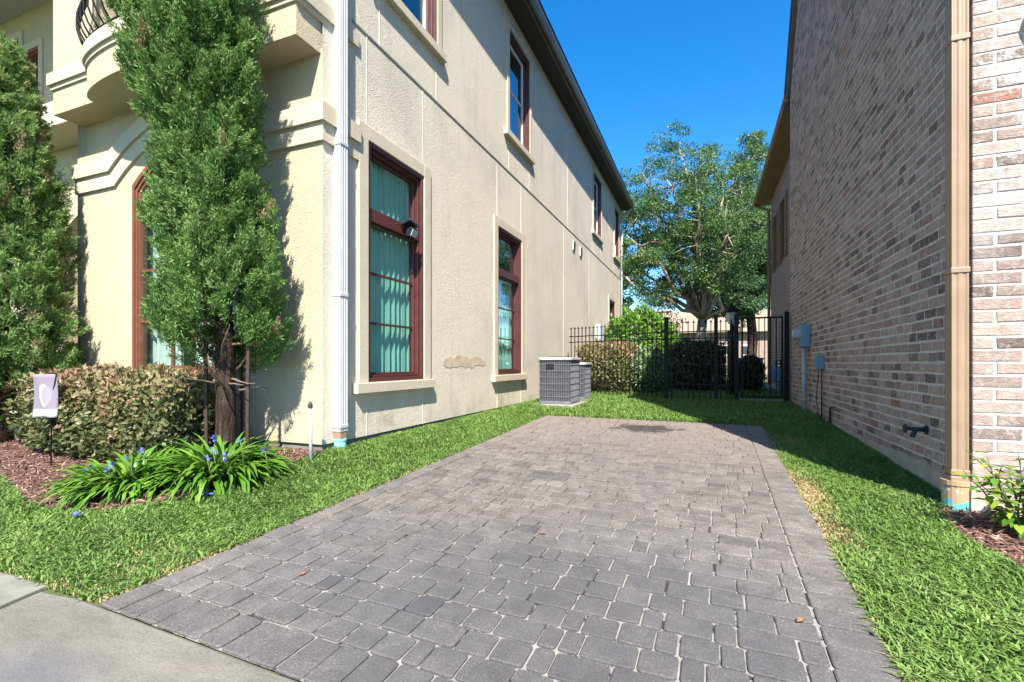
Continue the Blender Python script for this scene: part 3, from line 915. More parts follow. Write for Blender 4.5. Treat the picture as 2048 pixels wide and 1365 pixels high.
# lip moulding that runs round the bay and its balcony
mb = MB()
def lip(mb, z0, z1, out):
    pts = [(x, YB-bulge(x)-out) for x in bxs]
    pts = [(xb0-out, 4.3), (xb0-out, YB-out)] + pts[1:-1] + [(xb1+out+.004, YB-out), (xb1+out+.004, 4.08)]
    inner = [(xb0+.01, 4.3), (xb0+.01, YB+.01)] + [(x, YB-bulge(x)+.03) for x in bxs[1:-1]] + [(xb1-.01, YB+.01), (xb1-.01, 4.08)]
    for i in range(len(pts)-1):
        a, b_, c, d = pts[i], pts[i+1], inner[i+1], inner[i]
        vs = [(*a,z0),(*b_,z0),(*c,z0),(*d,z0),(*a,z1),(*b_,z1),(*c,z1),(*d,z1)]
        mb.add(vs, [(3,2,1,0),(4,5,6,7),(0,1,5,4)])
    for e in (0, len(pts)-1):
        a, d = pts[e], inner[e]
        mb.add([(*a,z0),(*d,z0),(*d,z1),(*a,z1)], [(0,1,2,3)])
lip(mb, LIPZ, LIPZ+.05, .02); lip(mb, LIPZ+.0505, PARZ, .045)
mb.build('lip_moulding', M['stucco_smooth'], house, fixn=False)
mb = MB()
for x0, x1 in zip(bxs, bxs[1:]):
    if x0 < OX0-.001 or x1 > OX1+.001: continue
    mb.add([(x0,YB-bulge(x0)-.02,PARZ+.002),(x1,YB-bulge(x1)-.02,PARZ+.002),(x1,4.4,PARZ+.002),(x0,4.4,PARZ+.002)], [(0,1,2,3)])
mb.build('balcony_floor', M['stucco_smooth'], house, fixn=False)
# balcony rail
rail = thing('balcony_railing', 'black bellied iron railing on the curved balcony', 'railing', (AC, YB-.2, PARZ))
nb = 25
def bx(i): 
    a = math.radians(-84 + 168*i/(nb-1)); return AC + 1.08*math.sin(a)
for i in range(nb):
    x = bx(i); y = YB-bulge(x)-.015
    nx_ = Vector((x-AC, -(bulge(x)+.15)*1.5, 0)).normalized()
    pts = []
    for k in range(9):
        q = k/8
        o = .11*math.sin(min(1, q/.62)*math.pi)**1.0 * (1 if q < .62 else 0)
        pts.append(Vector((x, y, PARZ+.03+q*.86)) + nx_*(o*.9))
    MB().tube(pts, .009, 6).build('baluster', M['black_iron'], rail, smooth=True)
for zz, r in ((PARZ+.045, .014), (PARZ+.62, .012), (PARZ+.89, .018)):
    MB().tube([(bx(i), YB-bulge(bx(i))-.015, zz) for i in range(nb)], r, 6).build('rail', M['black_iron'], rail, smooth=True)
q = MB(); fbox(q, lambda s,z,o: (s,4.39-o,z), AC-.8, AC+.8, PARZ+.01, E+5.6, 0, .05); bd = q.build('balcony_door', M['brown_frame'], house)
for a in (-.72, .04):
    q = MB(); fbox(q, lambda s,z,o: (s,4.33-o,z), AC+a, AC+a+.68, PARZ+.15, E+5.45, 0, .008); q.build('pane', M['glass'], bd)

# two-step trim band that arches over the front window and turns the corner
TC, TH = AC, 1.22
TR = 1.87; TCZ = E + .703
def band_line(off):
    """centre path in (x, z) for the band at radial offset off from its inner edge"""
    z = E + 2.12 + off; R = TR + off
    pts = [(BX0, z)]
    a0 = math.acos(min(1, (z - TCZ)/R))
    h = R*math.sin(a0)
    for k in range(25):
        a = -a0 + 2*a0*k/24
        pts.append((TC + R*math.sin(a), TCZ + R*math.cos(a)))
    pts.append((BX1, z))
    return pts
mb = MB()
for o0, o1, out in ((0, .175, .030), (.1755, .35, .060)):
    lo, hi = band_line(o0), band_line(o1)
    for i in range(len(lo)-1):
        a, b_, c, d = lo[i], lo[i+1], hi[i+1], hi[i]
        vs = [FRONT(*a,-.01),FRONT(*b_,-.01),FRONT(*c,-.01),FRONT(*d,-.01),FRONT(*a,out),FRONT(*b_,out),FRONT(*c,out),FRONT(*d,out)]
        mb.add(vs, [(4,5,6,7),(0,1,5,4),(3,7,6,2)])
    mb.add([FRONT(*lo[0],-.01),FRONT(*lo[0],out),FRONT(*hi[0],out),FRONT(*hi[0],-.01)], [(0,1,2,3)])
    z0, z1 = E+2.12+o0, E+2.12+o1
    mb.box(XL+.0005, XL+out, YF1-out, 4.075, z0, z1)
mb.build('trim_band', M['stucco_smooth'], house, bevel=0)

# arched front window
mb = MB()
def arch_ring(mb, w0, w1, o0, o1):
    h0, h1 = AH-w0, AH-w1
    def outline(w):
        h = AH-w; pts = [(AC-h, AZ0+w)]
        for k in range(19):
            x = AC-h + 2*h*k/18
            pts.append((x, arch_z(AC + (x-AC)*AH/h) - w*1.05))
        pts.append((AC+h, AZ0+w)); return pts
    A, B = outline(w0), outline(w1); n = len(A)
    for i in range(n):
        j = (i+1) % n
        vs = [FRONT(*A[i],o0),FRONT(*A[j],o0),FRONT(*B[j],o0),FRONT(*B[i],o0),FRONT(*A[i],o1),FRONT(*A[j],o1),FRONT(*B[j],o1),FRONT(*B[i],o1)]
        mb.add(vs, [(4,5,6,7),(0,1,5,4),(3,7,6,2)])
arch_ring(mb, .0, .04, -.06, .02); arch_ring(mb, .04, .07, -.065, .004); arch_ring(mb, .07, .095, -.07, -.012)
fw = mb.build('window', M['brown_frame'], house); fw['label'] = 'brown arched window beside the front cypress'
ix0, ix1 = AC-AH+.095, AC+AH-.095
cz = [AZ0+.095, E+.49, E+1.08, E+1.67, None]
cxs = [ix0 + (ix1-ix0)*k/3 for k in range(4)]
for r in cz[1:4]:
    q = MB(); fbox(q, FRONT, ix0, ix1, r-.014, r+.014, -.062, -.028); q.build('muntin', M['brown_frame'], fw)
for x in cxs[1:3]:
    q = MB(); fbox(q, FRONT, x-.014, x+.014, AZ0+.095, arch_z(x)-.09, -.063, -.029); q.build('muntin', M['brown_frame'], fw)
for a, b_ in zip(cxs, cxs[1:]):
    for p, r in zip(cz, cz[1:]):
        if r is not None:
            vs = [FRONT(a,p,-.045),FRONT(b_,p,-.045),FRONT(b_,r,-.045),FRONT(a,r,-.045)]
        else:
            xs = [a + (b_-a)*k/6 for k in range(7)]
            vs = [FRONT(a,p,-.045),FRONT(b_,p,-.045)] + [FRONT(x, arch_z(AC+(x-AC)*1.12)-.10,-.045) for x in xs[::-1]]
        MB().add(vs, [tuple(range(len(vs)))]).build('pane', M['glass_clear'], fw, fixn=False)
q = MB(); fbox(q, FRONT, AC-AH-.12, AC+AH+.12, AZ0-.20, AZ0-.09, -.01, .04); q.build('sill', M['stucco_smooth'], fw, bevel=.006)
curtain(FRONT, AC-AH-.12, AC-.30, AZ0-.05, ASP+.3, -.20, M['sheer'], 'white sheer at the left side of the arched front window', waves=5)
curtain(FRONT, AC-.12, AC+AH+.05, AZ0-.05, ASP+.3, -.20, M['sheer'], 'white sheer at the right side of the arched front window', waves=8)

# side windows
TRN = (E+1.56, E+1.70)
for k, (a, b_) in enumerate(wins):
    w = rect_window(house, SIDE, a, b_, ZW0, ZW1, M['red_frame'], [E+1.01, E+.45], TRN,
        label=['tall oxblood window nearest the white downspout', 'tall oxblood window behind the condensers', 'oxblood window behind the iron fence'][k])
curtain(SIDE, 4.33, 5.28, ZW0, ZW1-.03, -.185, M['curtain'], 'pale green curtain in the tall window nearest the white downspout')
curtain(SIDE, 7.8, 8.82, ZW0, ZW1-.75, -.185, M['curtain'], 'pale green curtain in the tall window near the condensers')
curtain(SIDE, 18.2, 19.2, ZW0, ZW1-.03, -.185, M['curtain'], 'pale green curtain in the far window behind the fence')
for k, (a, b_) in enumerate(uwins):
    rect_window(house, SIDE, a, b_, ZU0, ZU1, M['red_frame'], [E+5.22], None, surround=.11, sash=M['white_frame'], blind=True,
        label=['upper window above the tall window by the downspout', 'upper window second from the street', 'small upper window third from the street', 'upper window at the rear corner'][k])
for (a, b_, z0, z1) in ((-12.95,-11.85,E+4.3,E+6.05), (-11.6,-11.2,E+4.2,E+5.75)):
    rect_window(house, ENT, a, b_, z0, z1, M['brown_frame'], [], None, surround=.12, sill=True)
# control joints
mb_list = []
JZ = E + 3.54
def joint(s0, s1, z0, z1):
    q = MB(); fbox(q, SIDE, s0, s1, z0, z1, -.004, .005); q.build('control_joint', M['joint'], house)
q = MB(); fbox(q, SIDE, 4.0, BY, JZ-.011, JZ+.011, -.004, .009); q.build('control_joint', M['foundation'], house)
for s_ in (4.235, 5.34, 7.714, 8.88):
    joint(s_-.006, s_+.006, ZW1+.157, JZ-.013); joint(s_-.006, s_+.006, STB, ZW0-.117)
for s_ in (4.45, 5.67, 8.25, 9.35, 15.4, 16.6):
    joint(s_-.006, s_+.006, JZ+.013, ZU0-.117)
for s_ in (11.93, 14.8): joint(s_-.006, s_+.006, STB, JZ-.013)
joint(12.3-.006, 12.3+.006, JZ+.013, EAVE-.12)
# plaster patch low on the wall, vents, panel box
random.seed(5)
pl = []; pr = []
for k in range(15):
    s_ = 5.85 + 1.38*k/14
    pl.append((s_, E+.02 + (.085 + random.uniform(-.03,.03))*math.sin(math.pi*(k+.4)/14.8)**.4))
    pr.append((s_, E+.01 - (.075 + random.uniform(-.035,.035))*math.sin(math.pi*(k+.4)/14.8)**.4))
poly = pl + pr[::-1]
MB().prism(poly, lambda s,z: SIDE(s,z,-.002), lambda s,z: SIDE(s,z,.004)).build('plaster_patch', M['stain'], house)
for s_ in (12.93, 13.72):
    q = MB(); fbox(q, SIDE, s_-.10, s_+.10, E+3.10, E+3.36, -.01, .03)
    vt = q.build('wall_vent', M['ac_lid'], house)
    q = MB()
    for k in range(4): fbox(q, SIDE, s_-.075, s_+.075, E+3.135+k*.055, E+3.165+k*.055, .031, .040)
    q.build('louvre', M['black_plastic'], vt)
pb = MB(); fbox(pb, SIDE, 15.75, 16.10, E+.42, E+1.28, .002, .16)
pb = pb.build('panel_box', M['pale_box'], None, bevel=.01); tag(pb, 'pale blue electrical panel on the cream wall behind the fence', 'electrical box')
q = MB(); fbox(q, SIDE, 15.79, 16.06, E+.52, E+1.20, .161, .172); q.build('door', M['pale_box'], pb)
# eave, gutter, roof
OV = .50
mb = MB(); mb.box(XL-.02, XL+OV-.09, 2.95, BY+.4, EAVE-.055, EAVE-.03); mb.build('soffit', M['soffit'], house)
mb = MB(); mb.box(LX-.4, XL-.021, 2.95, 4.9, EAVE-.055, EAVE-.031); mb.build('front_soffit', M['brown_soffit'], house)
mb = MB()
prof = [(XL+OV-.13,-.10),(XL+OV-.05,-.10),(XL+OV-.02,-.05),(XL+OV,.0),(XL+OV,.075),(XL+OV-.018,.075),(XL+OV-.02,.0),(XL+OV-.13,.0)]
mb.prism(prof, lambda x,z: (x,2.86,EAVE+z+.05), lambda x,z: (x,BY+.42,EAVE+z+.05))
gut = mb.build('gutter', M['dark_gutter'], house)
mb = MB(); mb.box(XL+OV-.16, XL+OV-.131, 2.9, BY+.4, EAVE-.07, EAVE+.11); mb.build('fascia', M['dark_gutter'], house)
mb = MB(); mb.prism([(XL+OV+.02,EAVE+.135),(-8.6,EAVE+2.9),(LX-.6,EAVE+.3),(LX-.6,EAVE+.16),(-8.6,EAVE+2.75),(XL+OV-.05,EAVE+.115)], lambda x,z: (x,2.85,z), lambda x,z: (x,BY+.45,z)).build('roof', M['roof'], house)
mb = MB(); mb.prism([(XL,EAVE-.03),(-8.6,EAVE+2.7),(LX,EAVE+.1)], lambda x,z: (x,3.4,z), lambda x,z: (x,3.5,z)); mb.build('gable', M['stucco'], house)
mb = MB(); mb.box(LX+.05, XL-.05, 3.5, BY-.05, EAVE-.15, EAVE-.1); mb.build('attic_floor', M['interior'], house)
# rear downspout seen edge-on at the back corner
mb = MB(); mb.tube([(XL+OV-.08,BY+.2,EAVE-.05),(XL+.3,BY+.12,EAVE-.22),(XL+.07,BY-.06,EAVE-.5),(XL+.06,BY-.07,.45)], .045, 8); rd = mb.build('rear_downspout', M['white_metal'], None, smooth=True)
tag(rd, 'white downspout at the rear corner of the cream house', 'downspout')

# white downspout at the near corner
def downspout(name, label, mat, x0, x1, y0, y1, zb, zt, boot_mat, ribs):
    root = thing(name, label, 'downspout', ((x0+x1)/2, (y0+y1)/2, zb))
    # corrugated cross-section
    def rib_line(a, b_, n, d, fn):
        pts = []
        for k in range(n):
            q0 = a + (b_-a)*(k+.18)/n; q1 = a + (b_-a)*(k+.40)/n; q2 = a + (b_-a)*(k+.60)/n; q3 = a + (b_-a)*(k+.82)/n
            pts += [fn(q0, 0), fn(q1, d), fn(q2, d), fn(q3, 0)]
        return pts
    sec = [(x0,y0)] + rib_line(x0, x1, ribs, .0045, lambda q, d: (q, y0+d)) + [(x1,y0)] + rib_line(y0, y1, ribs, .0045, lambda q, d: (x1-d, q)) + [(x1,y1),(x0,y1)] + rib_line(y1, y0, ribs, .0045, lambda q, d: (x0+d, q))
    mb = MB(); mb.prism(sec, lambda x,y: (x,y,zb+.30), lambda x,y: (x,y,zt)); mb.build('pipe', mat, root)
    e = .006
    for zz in (zb+.33, zb+1.62, zb+3.1, zb+4.8):
        if zz > zt: continue
        MB().box(x0-e, x1+e, y0-e, y1+e, zz, zz+.035).build('strap', mat, root, bevel=.004)
    return root
ds = downspout('white_downspout', 'white corrugated downspout at the near corner of the cream house', M['white_metal'], XL+.002, XL+.098, 3.722, 3.825, G(XL+.05,3.77)-.12, EAVE-.02, None, 3)
z0 = G(XL+.05, 3.77)
MB().box(XL+.008, XL+.092, 3.73, 3.817, z0+.10, z0+.185).build('adapter', M['tan_metal'], ds, bevel=.006)
MB().lathe((XL+.05, 3.773, z0-.03), [(.058,0),(.058,.115),(.062,.116),(.062,.132),(.04,.133)], 18).build('boot', M['teal_boot'], ds)

# ------------------------------------------------------------------ the brick house
bh = thing('brick_house', 'tall brown brick house with pale mortar joints, shaded along the alley', 'house', (3.5, 7.5, .2))
ZB0 = .36
R0, R1 = (11.1, E+5.41), (9.05, E+8.5)      # rake
CH, PL, MJ = .0805, .2505, .0175
mb = MB()
prof = [(YF2+.0045, ZB0-.02), (11.1, ZB0-.02), R0, R1, (YF2+.0045, R1[1])]
mb.prism(prof, lambda y,z: (XR+.0030,y,z), lambda y,z: (6.5,y,z))
bw = mb.build('brick_wall', M['mortar'], bh)
def rake_z(y):
    return R1[1] if y < R1[0] else R1[1] + (y-R1[0])*(R0[1]-R1[1])/(R0[0]-R1[0])
def brick(x0, x1, y0, y1, z0, z1, face):
    """slightly pillowed brick; face '-x' or '-y' shows"""
    j = lambda a: random.gauss(0, a)
    o = j(.0007)
    b_ = .0045
    if face == 'x':
        f = [(y0+j(.0025),z0+j(.0022)),(y1+j(.0025),z0+j(.0022)),(y1+j(.0025),z1+j(.0022)),(y0+j(.0025),z1+j(.0022))]
        P = lambda s,z,d: (XR + d, s, z)
    else:
        f = [(x0+j(.0025),z0+j(.0022)),(x1+j(.0025),z0+j(.0022)),(x1+j(.0025),z1+j(.0022)),(x0+j(.0025),z1+j(.0022))]
        P = lambda s,z,d: (s, YF2 + d, z)
    c = (sum(q[0] for q in f)/4, sum(q[1] for q in f)/4)
    ins = lambda q: (q[0] + (b_ if q[0] < c[0] else -b_), q[1] + (b_ if q[1] < c[1] else -b_))
    g = [ins(q) for q in f]
    vs = [P(*q, .03) for q in f] + [P(*q, .0018+o) for q in f] + [P(*q, -.0012+o) for q in g]
    fs = [(8,9,10,11)] + [(k, (k+1)%4, 4+(k+1)%4, 4+k) for k in range(4)] + [(4+k, 4+(k+1)%4, 8+(k+1)%4, 8+k) for k in range(4)]
    if face == 'x': fs = [q[::-1] for q in fs]
    cc = P(c[0], c[1], 0)
    return cc, vs, fs, (f[1][0]-f[0][0])*(z1-z0)
def btone():
    r = random.random()
    if r < .05: return random.uniform(.92, 1.0)
    if r < .19: return random.uniform(0, .2)
    return min(.9, max(.2, random.gauss(.52, .16)))
items = []
k = 0
z = ZB0
while z < R1[1] - CH:
    zt = z + CH - MJ
    odd = k % 2
    dz = random.gauss(0,.001)
    # corner brick, both faces
    lx, ly = (.235, .10) if not odd else (.10, .235)
    t = btone()
    vs = []; e = .004
    x0, x1, y0, y1 = XR, XR+lx, YF2, YF2+ly
    q = MB()
    c1 = [(x0+e,y0,z),(x1,y0,z),(x1,y1,z),(x0,y1,z),(x0,y0+e,z)]
    ring = [(x1,y0),(x0+e,y0),(x0,y0+e),(x0,y1)]
    vs = [(a,b_,z+dz) for a,b_ in ring] + [(a,b_,zt+dz) for a,b_ in ring] + [(x1,y1,zt+dz),(x1,y1,z+dz)]
    fs = [(1,0,4,5),(2,1,5,6),(3,2,6,7),(4,8,7,6,5),(0,1,2,3,9)]
    items.append((visible_size((XR, YF2+.05, z), lx*CH+ly*CH, (-.7,-.7,0)), vs, fs, t))
    # side bricks
    y = YF2 + ly + MJ
    while y < 11.06:
        w = random.choice([.165,.165,.165,.165,.205,PL]) - MJ + random.gauss(0,.004)
        y1 = min(y+w, 11.095)
        if y1 - y > .05 and zt < rake_z(y1) - .02:
            c, vs, fs, a = brick(0, 0, y, y1, z+dz, zt+dz, 'x')
            items.append((visible_size(c, a, (-1,0,0)), vs, fs, btone()))
        y += w + MJ
    x = XR + lx + MJ
    while x < 3.2:
        w = PL - MJ + random.gauss(0,.004)
        c, vs, fs, a = brick(x, x+w, 0, 0, z+dz, zt+dz, 'y')
        items.append((visible_size(c, a, (0,-1,0)), vs, fs, btone()))
        x += w + MJ
    z += CH; k += 1
place_pieces(items, 'brick', M['brick'], bw, 'further_bricks')
# parged concrete base with a ragged top
mb = MB(); random.seed(3)
ys = [YF2-.012 + (11.1-YF2)*i/60 for i in range(61)]
tops = [max(.30, .395 - .012*(y-4) + random.gauss(0,.014)) for y in ys]
for i in range(60):
    a, b_ = ys[i], ys[i+1]
    mb.add([(XR-.012,a,-.1),(XR-.012,b_,-.1),(XR-.010,b_,tops[i+1]),(XR-.010,a,tops[i]),(XR+.02,b_,tops[i+1]),(XR+.02,a,tops[i])], [(0,3,2,1),(3,5,4,2)])
xs = [XR-.012 + 3*i/30 for i in range(31)]
tp = [.37 + random.gauss(0,.008) for x in xs]; tp[0] = tops[0]
for i in range(30):
    a, b_ = xs[i], xs[i+1]
    mb.add([(a,YF2-.012,-.1),(b_,YF2-.012,-.1),(b_,YF2-.010,tp[i+1]),(a,YF2-.010,tp[i]),(b_,YF2+.02,tp[i+1]),(a,YF2+.02,tp[i])], [(0,1,2,3),(3,2,4,5)])
mb.build('parged_base', M['parge'], bh, fixn=False)
# rake board and roof of the tall part
mb = MB(); d = (Vector((0,R1[0],R1[1])) - Vector((0,R0[0],R0[1]))).normalized()
mb.bar(Vector((XR-.03,R0[0]+.02,R0[1]-.02)), Vector((XR-.03,R1[0],R1[1])), .07, .16, up=Vector((0,d.z,-d.y)))
mb.build('rake_board', M['dark_gutter'], bh)
mb = MB(); mb.prism([(11.35,R0[1]-.25),(11.4,R0[1]-.12),(R1[0]+.02,R1[1]+.14),(YF2-.4,R1[1]+.14),(YF2-.4,R1[1]+.01),(R1[0]-.02,R1[1]+.01)], lambda y,z: (XR-.09,y,z), lambda y,z: (6.6,y,z)); mb.build('roof', M['roof'], bh)
# rear wing, set back
WX, WY = 1.95, 17.9
WE = E + 5.36
WING = lambda s, z, o: (WX-o, s, z)
ww = [(14.65,15.55,E+2.85,E+4.55), (16.2,17.0,E+2.85,E+4.55), (14.25,14.75,E+.75,E+1.45)]
mb = MB(); wall_panel(mb, WING, 11.11, WY, .1, WE, ww, .10)
mb.add([(WX,WY,.1),(6.5,WY,.1),(6.5,WY,WE),(WX,WY,WE)], [(0,1,2,3)])
mb.add([(6.5,3.91,.1),(6.5,WY,.1),(6.5,WY,WE),(6.5,3.91,WE)], [(0,1,2,3)])
mb.build('wing_wall', M['far_brick'], bh, fixn=False)
mb = MB(); mb.box(WX+.5, WX+.52, 11.2, WY-.1, .3, WE-.05); mb.build('room_wall', M['interior'], bh)
for (a, b_, z0, z1) in ww:
    w = rect_window(bh, WING, a, b_, z0, z1, M['brown_frame'], [(z0+z1)/2], None, surround=0, sill=False)
    if z0 > 3:
        for s_ in (a-.30, b_+.02):
            q = MB(); fbox(q, WING, s_, s_+.28, z0, z1, .002, .035)
            for kk in range(14): fbox(q, WING, s_+.03, s_+.25, z0+.06+kk*.115, z0+.12+kk*.115, .036, .046)
            q.build('shutter', M['brown_soffit'], w)
mb = MB(); mb.box(XR-.02, WX+.02, 11.42, WY+.35, WE-.06, WE-.03); mb.build('soffit', M['brown_soffit'], bh)
mb = MB(); mb.prism([(XR-.02,-.06),(XR-.07,-.05),(XR-.10,.02),(XR-.10,.07),(XR-.02,.07)], lambda x,z: (x,11.12,WE+z), lambda x,z: (x,WY+.38,WE+z)); mb.build('gutter', M['brown_soffit'], bh)
mb = MB(); mb.prism([(XR-.08,WE+.075),(5,WE+2.6),(5,WE+2.4),(XR-.02,WE-.025)], lambda x,z: (x,11.42,z), lambda x,z: (x,WY+.4,z)); mb.build('wing_roof', M['roof'], bh)
mb = MB(); mb.tube([(XR-.05,WY+.3,WE-.05),(XR+.1,WY+.2,WE-.15),(WX-.07,WY-.05,WE-.35),(WX-.06,WY-.06,.45)], .045, 8); wd_ = mb.build('wing_downspout', M['brown_soffit'], None, smooth=True)
tag(wd_, 'brown downspout at the far corner of the brick wing', 'downspout')

# brown downspout at the near corner of the brick house
gb = G(1.5, 3.95)
ds2 = downspout('brown_downspout', 'tan corrugated downspout at the near corner of the brick house', M['tan_metal'], XR-.100, XR-.014, YF2+.01, YF2+.105, gb-.10, E+8.4, None, 2)
MB().box(XR-.110, XR-.013, YF2-.002, YF2+.117, gb+.17, gb+.225).build('adapter', M['tan_metal'], ds2, bevel=.006)
def boot_mat():
    m, nt, b = newmat('smeared_boot')
    v = coords(nt)
    sep = nt.nodes.new('ShaderNodeSeparateXYZ'); nt.links.new(v, sep.inputs[0])
    h = mathn(nt, 'ADD', sep.outputs[2], mathn(nt, 'MULTIPLY', mathn(nt, 'SUBTRACT', noise(nt, v, 16, 3), .5), .16))
    c = mix(nt, sstep(nt, h, gb+.075, gb+.060), (.42,.27,.16), (.10,.40,.42))
    c = mix(nt, mathn(nt, 'MULTIPLY', sstep(nt, noise(nt, v, 30, 4), .58, .66), .8), c, (.50,.62,.58))
    nt.links.new(c, b.inputs['Base Color']); b.inputs['Roughness'].default_value = .55
    return m
MB().lathe((XR-.060, YF2+.058, gb-.05), [(.072,0),(.072,.215),(.078,.216),(.078,.245),(.05,.246)], 20).build('boot', boot_mat(), ds2)

# ------------------------------------------------------------------ condensers
random.seed(21)
def rrect(x0, x1, y0, y1, r, n=5):
    pts = []
    for cx, cy, a0 in ((x1-r,y1-r,0),(x0+r,y1-r,90),(x0+r,y0+r,180),(x1-r,y0+r,270)):
        for k in range(n): 
            a = math.radians(a0 + 90*k/(n-1)); pts.append((cx+r*math.cos(a), cy+r*math.sin(a)))
    return pts
def condenser(label, x0, x1, y0, y1, zb, h, badge):
    root = thing('air_conditioner', label, 'air conditioner', ((x0+x1)/2,(y0+y1)/2,zb), 'condensers beside the cream house')
    P = rrect(x0+.025, x1-.025, y0+.025, y1-.025, .09)
    MB().prism(P, lambda x,y: (x,y,zb+.05), lambda x,y: (x,y,zb+h-.05)).build('coil', M['ac_dark'], root)
    MB().prism(rrect(x0,x1,y0,y1,.10), lambda x,y: (x,y,zb), lambda x,y: (x,y,zb+.05)).build('base_pan', M['grey_ac'], root, bevel=.006)
    lid = MB().prism(rrect(x0-.012,x1+.012,y0-.012,y1+.012,.10), lambda x,y: (x,y,zb+h-.052), lambda x,y: (x,y,zb+h)).build('lid', M['ac_lid'], root, bevel=.012)
    q = MB(); cx, cy = (x0+x1)/2, (y0+y1)/2
    for r in (.08,.14,.20,.26):
        q.tube([(cx+r*math.cos(a*math.pi/10), cy+r*math.sin(a*math.pi/10), zb+h+.012) for a in range(21)], .005, 5, cap=False)
    for a in range(4):
        q.bar((cx-.27*math.cos(a*math.pi/4), cy-.27*math.sin(a*math.pi/4), zb+h+.006), (cx+.27*math.cos(a*math.pi/4), cy+.27*math.sin(a*math.pi/4), zb+h+.006), .012, .010)
    q.build('fan_grille', M['black_plastic'], lid)
    # wire guard: vertical wires all round and sagging cross wires
    q = MB(); n = len(P)
    per = []
    for i in range(n):
        a = Vector((*P[i],0)); b_ = Vector((*P[(i+1)%n],0)); L = (b_-a).length
        per.append((a, b_, L))
    tot = sum(p[2] for p in per); step = .034; s_ = 0; acc = 0; idx = 0
    C = Vector((cx,cy,0))
    while s_ < tot:
        while s_ > acc + per[idx][2]: acc += per[idx][2]; idx += 1
        a, b_, L = per[idx]; p = a.lerp(b_, (s_-acc)/max(L,1e-6))
        o = (p - C).normalized()*.012
        q.box(p.x+o.x-.0045, p.x+o.x+.0045, p.y+o.y-.0045, p.y+o.y+.0045, zb+.05, zb+h-.053)
        s_ += step
    for zz in np.linspace(zb+.14, zb+h-.14, 6):
        q.tube([(p[0]+(p[0]-cx)*.05, p[1]+(p[1]-cy)*.05, zz+random.gauss(0,.004)) for p in P+P[:1]], .0045, 4, cap=False)
    q.build('wire_guard', M['grey_ac'], root)
    if badge:
        MB().box(x0+.17, x0+.33, y0-.001, y0+.012, zb+h-.215, zb+h-.125).build('badge', M['black_plastic'], root, bevel=.003)
    return root
AZ = .375
pad = MB().box(-3.08, -2.28, 8.68, 9.72, .22, AZ-.002).build('concrete_pad', M['concrete_pad'], None, bevel=.01)
tag(pad, 'concrete pad under the nearer condenser', 'pad')
condenser('larger grey condenser with black badge, nearest the drive', -3.03, -2.37, 8.80, 9.62, AZ, .885, True)
pad = MB().box(-3.10, -2.32, 10.05, 10.95, .25, AZ-.002).build('concrete_pad', M['concrete_pad'], None, bevel=.01)
tag(pad, 'concrete pad under the condenser next to the fence', 'pad')
condenser('smaller grey condenser half hidden behind the one with the badge', -3.05, -2.42, 10.15, 10.85, AZ, .79, False)

# ------------------------------------------------------------------ iron fence and gate
ZT, ZR1, ZR2, ZR3, ZBt = E+.925, E+.675, E+.53, E-.455, E-.715
def picket(p, root, top=ZT, finial=True, name='picket'):
    q = MB(); x, y = p; h = .009
    q.box(x-h, x+h, y-h, y+h, ZBt-.04, top-.075)
    if finial:
        # spear head: two-sided arrow with barbs
        q.prism([(-.009,-.075),(.009,-.075),(.011,-.06),(.034,-.055),(.013,-.035),(.0,.0),(-.013,-.035),(-.034,-.055),(-.011,-.06)], lambda a,b_: (x+a,y-.006,top+b_), lambda a,b_: (x+a,y+.006,top+b_))
    q.build(name, M['black_iron'], root)
def fence_run(label, a, b_, n, post_at):
    a = Vector((*a,0)); b_ = Vector((*b_,0))
    root = thing('iron_fence', label, 'fence', ((a.x+b_.x)/2,(a.y+b_.y)/2,.36), 'iron fence panels across the alley')
    for zz in (ZR1, ZR2, ZR3):
        MB().bar((a.x,a.y,zz), (b_.x,b_.y,zz), .030, .022).build('rail', M['black_iron'], root)
    for k in range(n):
        p = a.lerp(b_, (k+.5)/n); picket((p.x,p.y-.0), root)
    for (px_, py_, w, top) in post_at:
        q = MB(); q.box(px_-w/2, px_+w/2, py_-w/2, py_+w/2, .2, top)
        q.box(px_-w/2-.008, px_+w/2+.008, py_-w/2-.008, py_+w/2+.008, top+.0005, top+.018)
        q.build('post', M['black_iron'], root, bevel=.004)
    return root
FY = 11.0
fence_run('black spear-topped fence panel beside the cream house', (-3.25,11.95), (-.87,11.02), 23, [(-.82,FY,.085,E+.985)])
fence_run('black spear-topped fence panel between the two middle posts', (-.77,FY), (.135,FY), 8, [(.175,FY,.075,E+.985)])
fence_run('narrow black fence panel beside the gate hinge', (.215,FY), (.52,FY), 3, [(.565,FY,.085,E+.99)])
fence_run('black fence panel running back from the gate post', (.60,11.12), (.60,15.8), 34, [(.60,15.86,.07,E+.97)])
# gate
gx0, gx1 = .655, 1.415
gt = thing('iron_gate', 'black iron gate with flat top and lock box beside the brick wall', 'gate', (1.03, FY, .36))
q = MB()
zt_, zb_ = E+.945, E-.70
q.box(gx0, gx0+.035, FY-.017, FY+.017, zb_, zt_); q.box(gx1-.035, gx1, FY-.017, FY+.017, zb_, zt_)
q.box(gx0+.0355, gx1-.0355, FY-.017, FY+.017, zt_-.035, zt_-.001); q.box(gx0+.0355, gx1-.0355, FY-.017, FY+.017, zb_+.001, zb_+.035)
q.build('gate_frame', M['black_iron'], gt)
for k in range(6):
    x = gx0+.018 + (gx1-gx0-.036)*(k+1)/7
    MB().box(x-.008, x+.008, FY-.008, FY+.008, zb_+.036, zt_-.036).build('bar', M['black_iron'], gt)
lb = MB().box(gx1-.135, gx1-.002, FY-.034, FY+.034, E-.085, E+.055).build('lock_box', M['black_iron'], gt, bevel=.005)
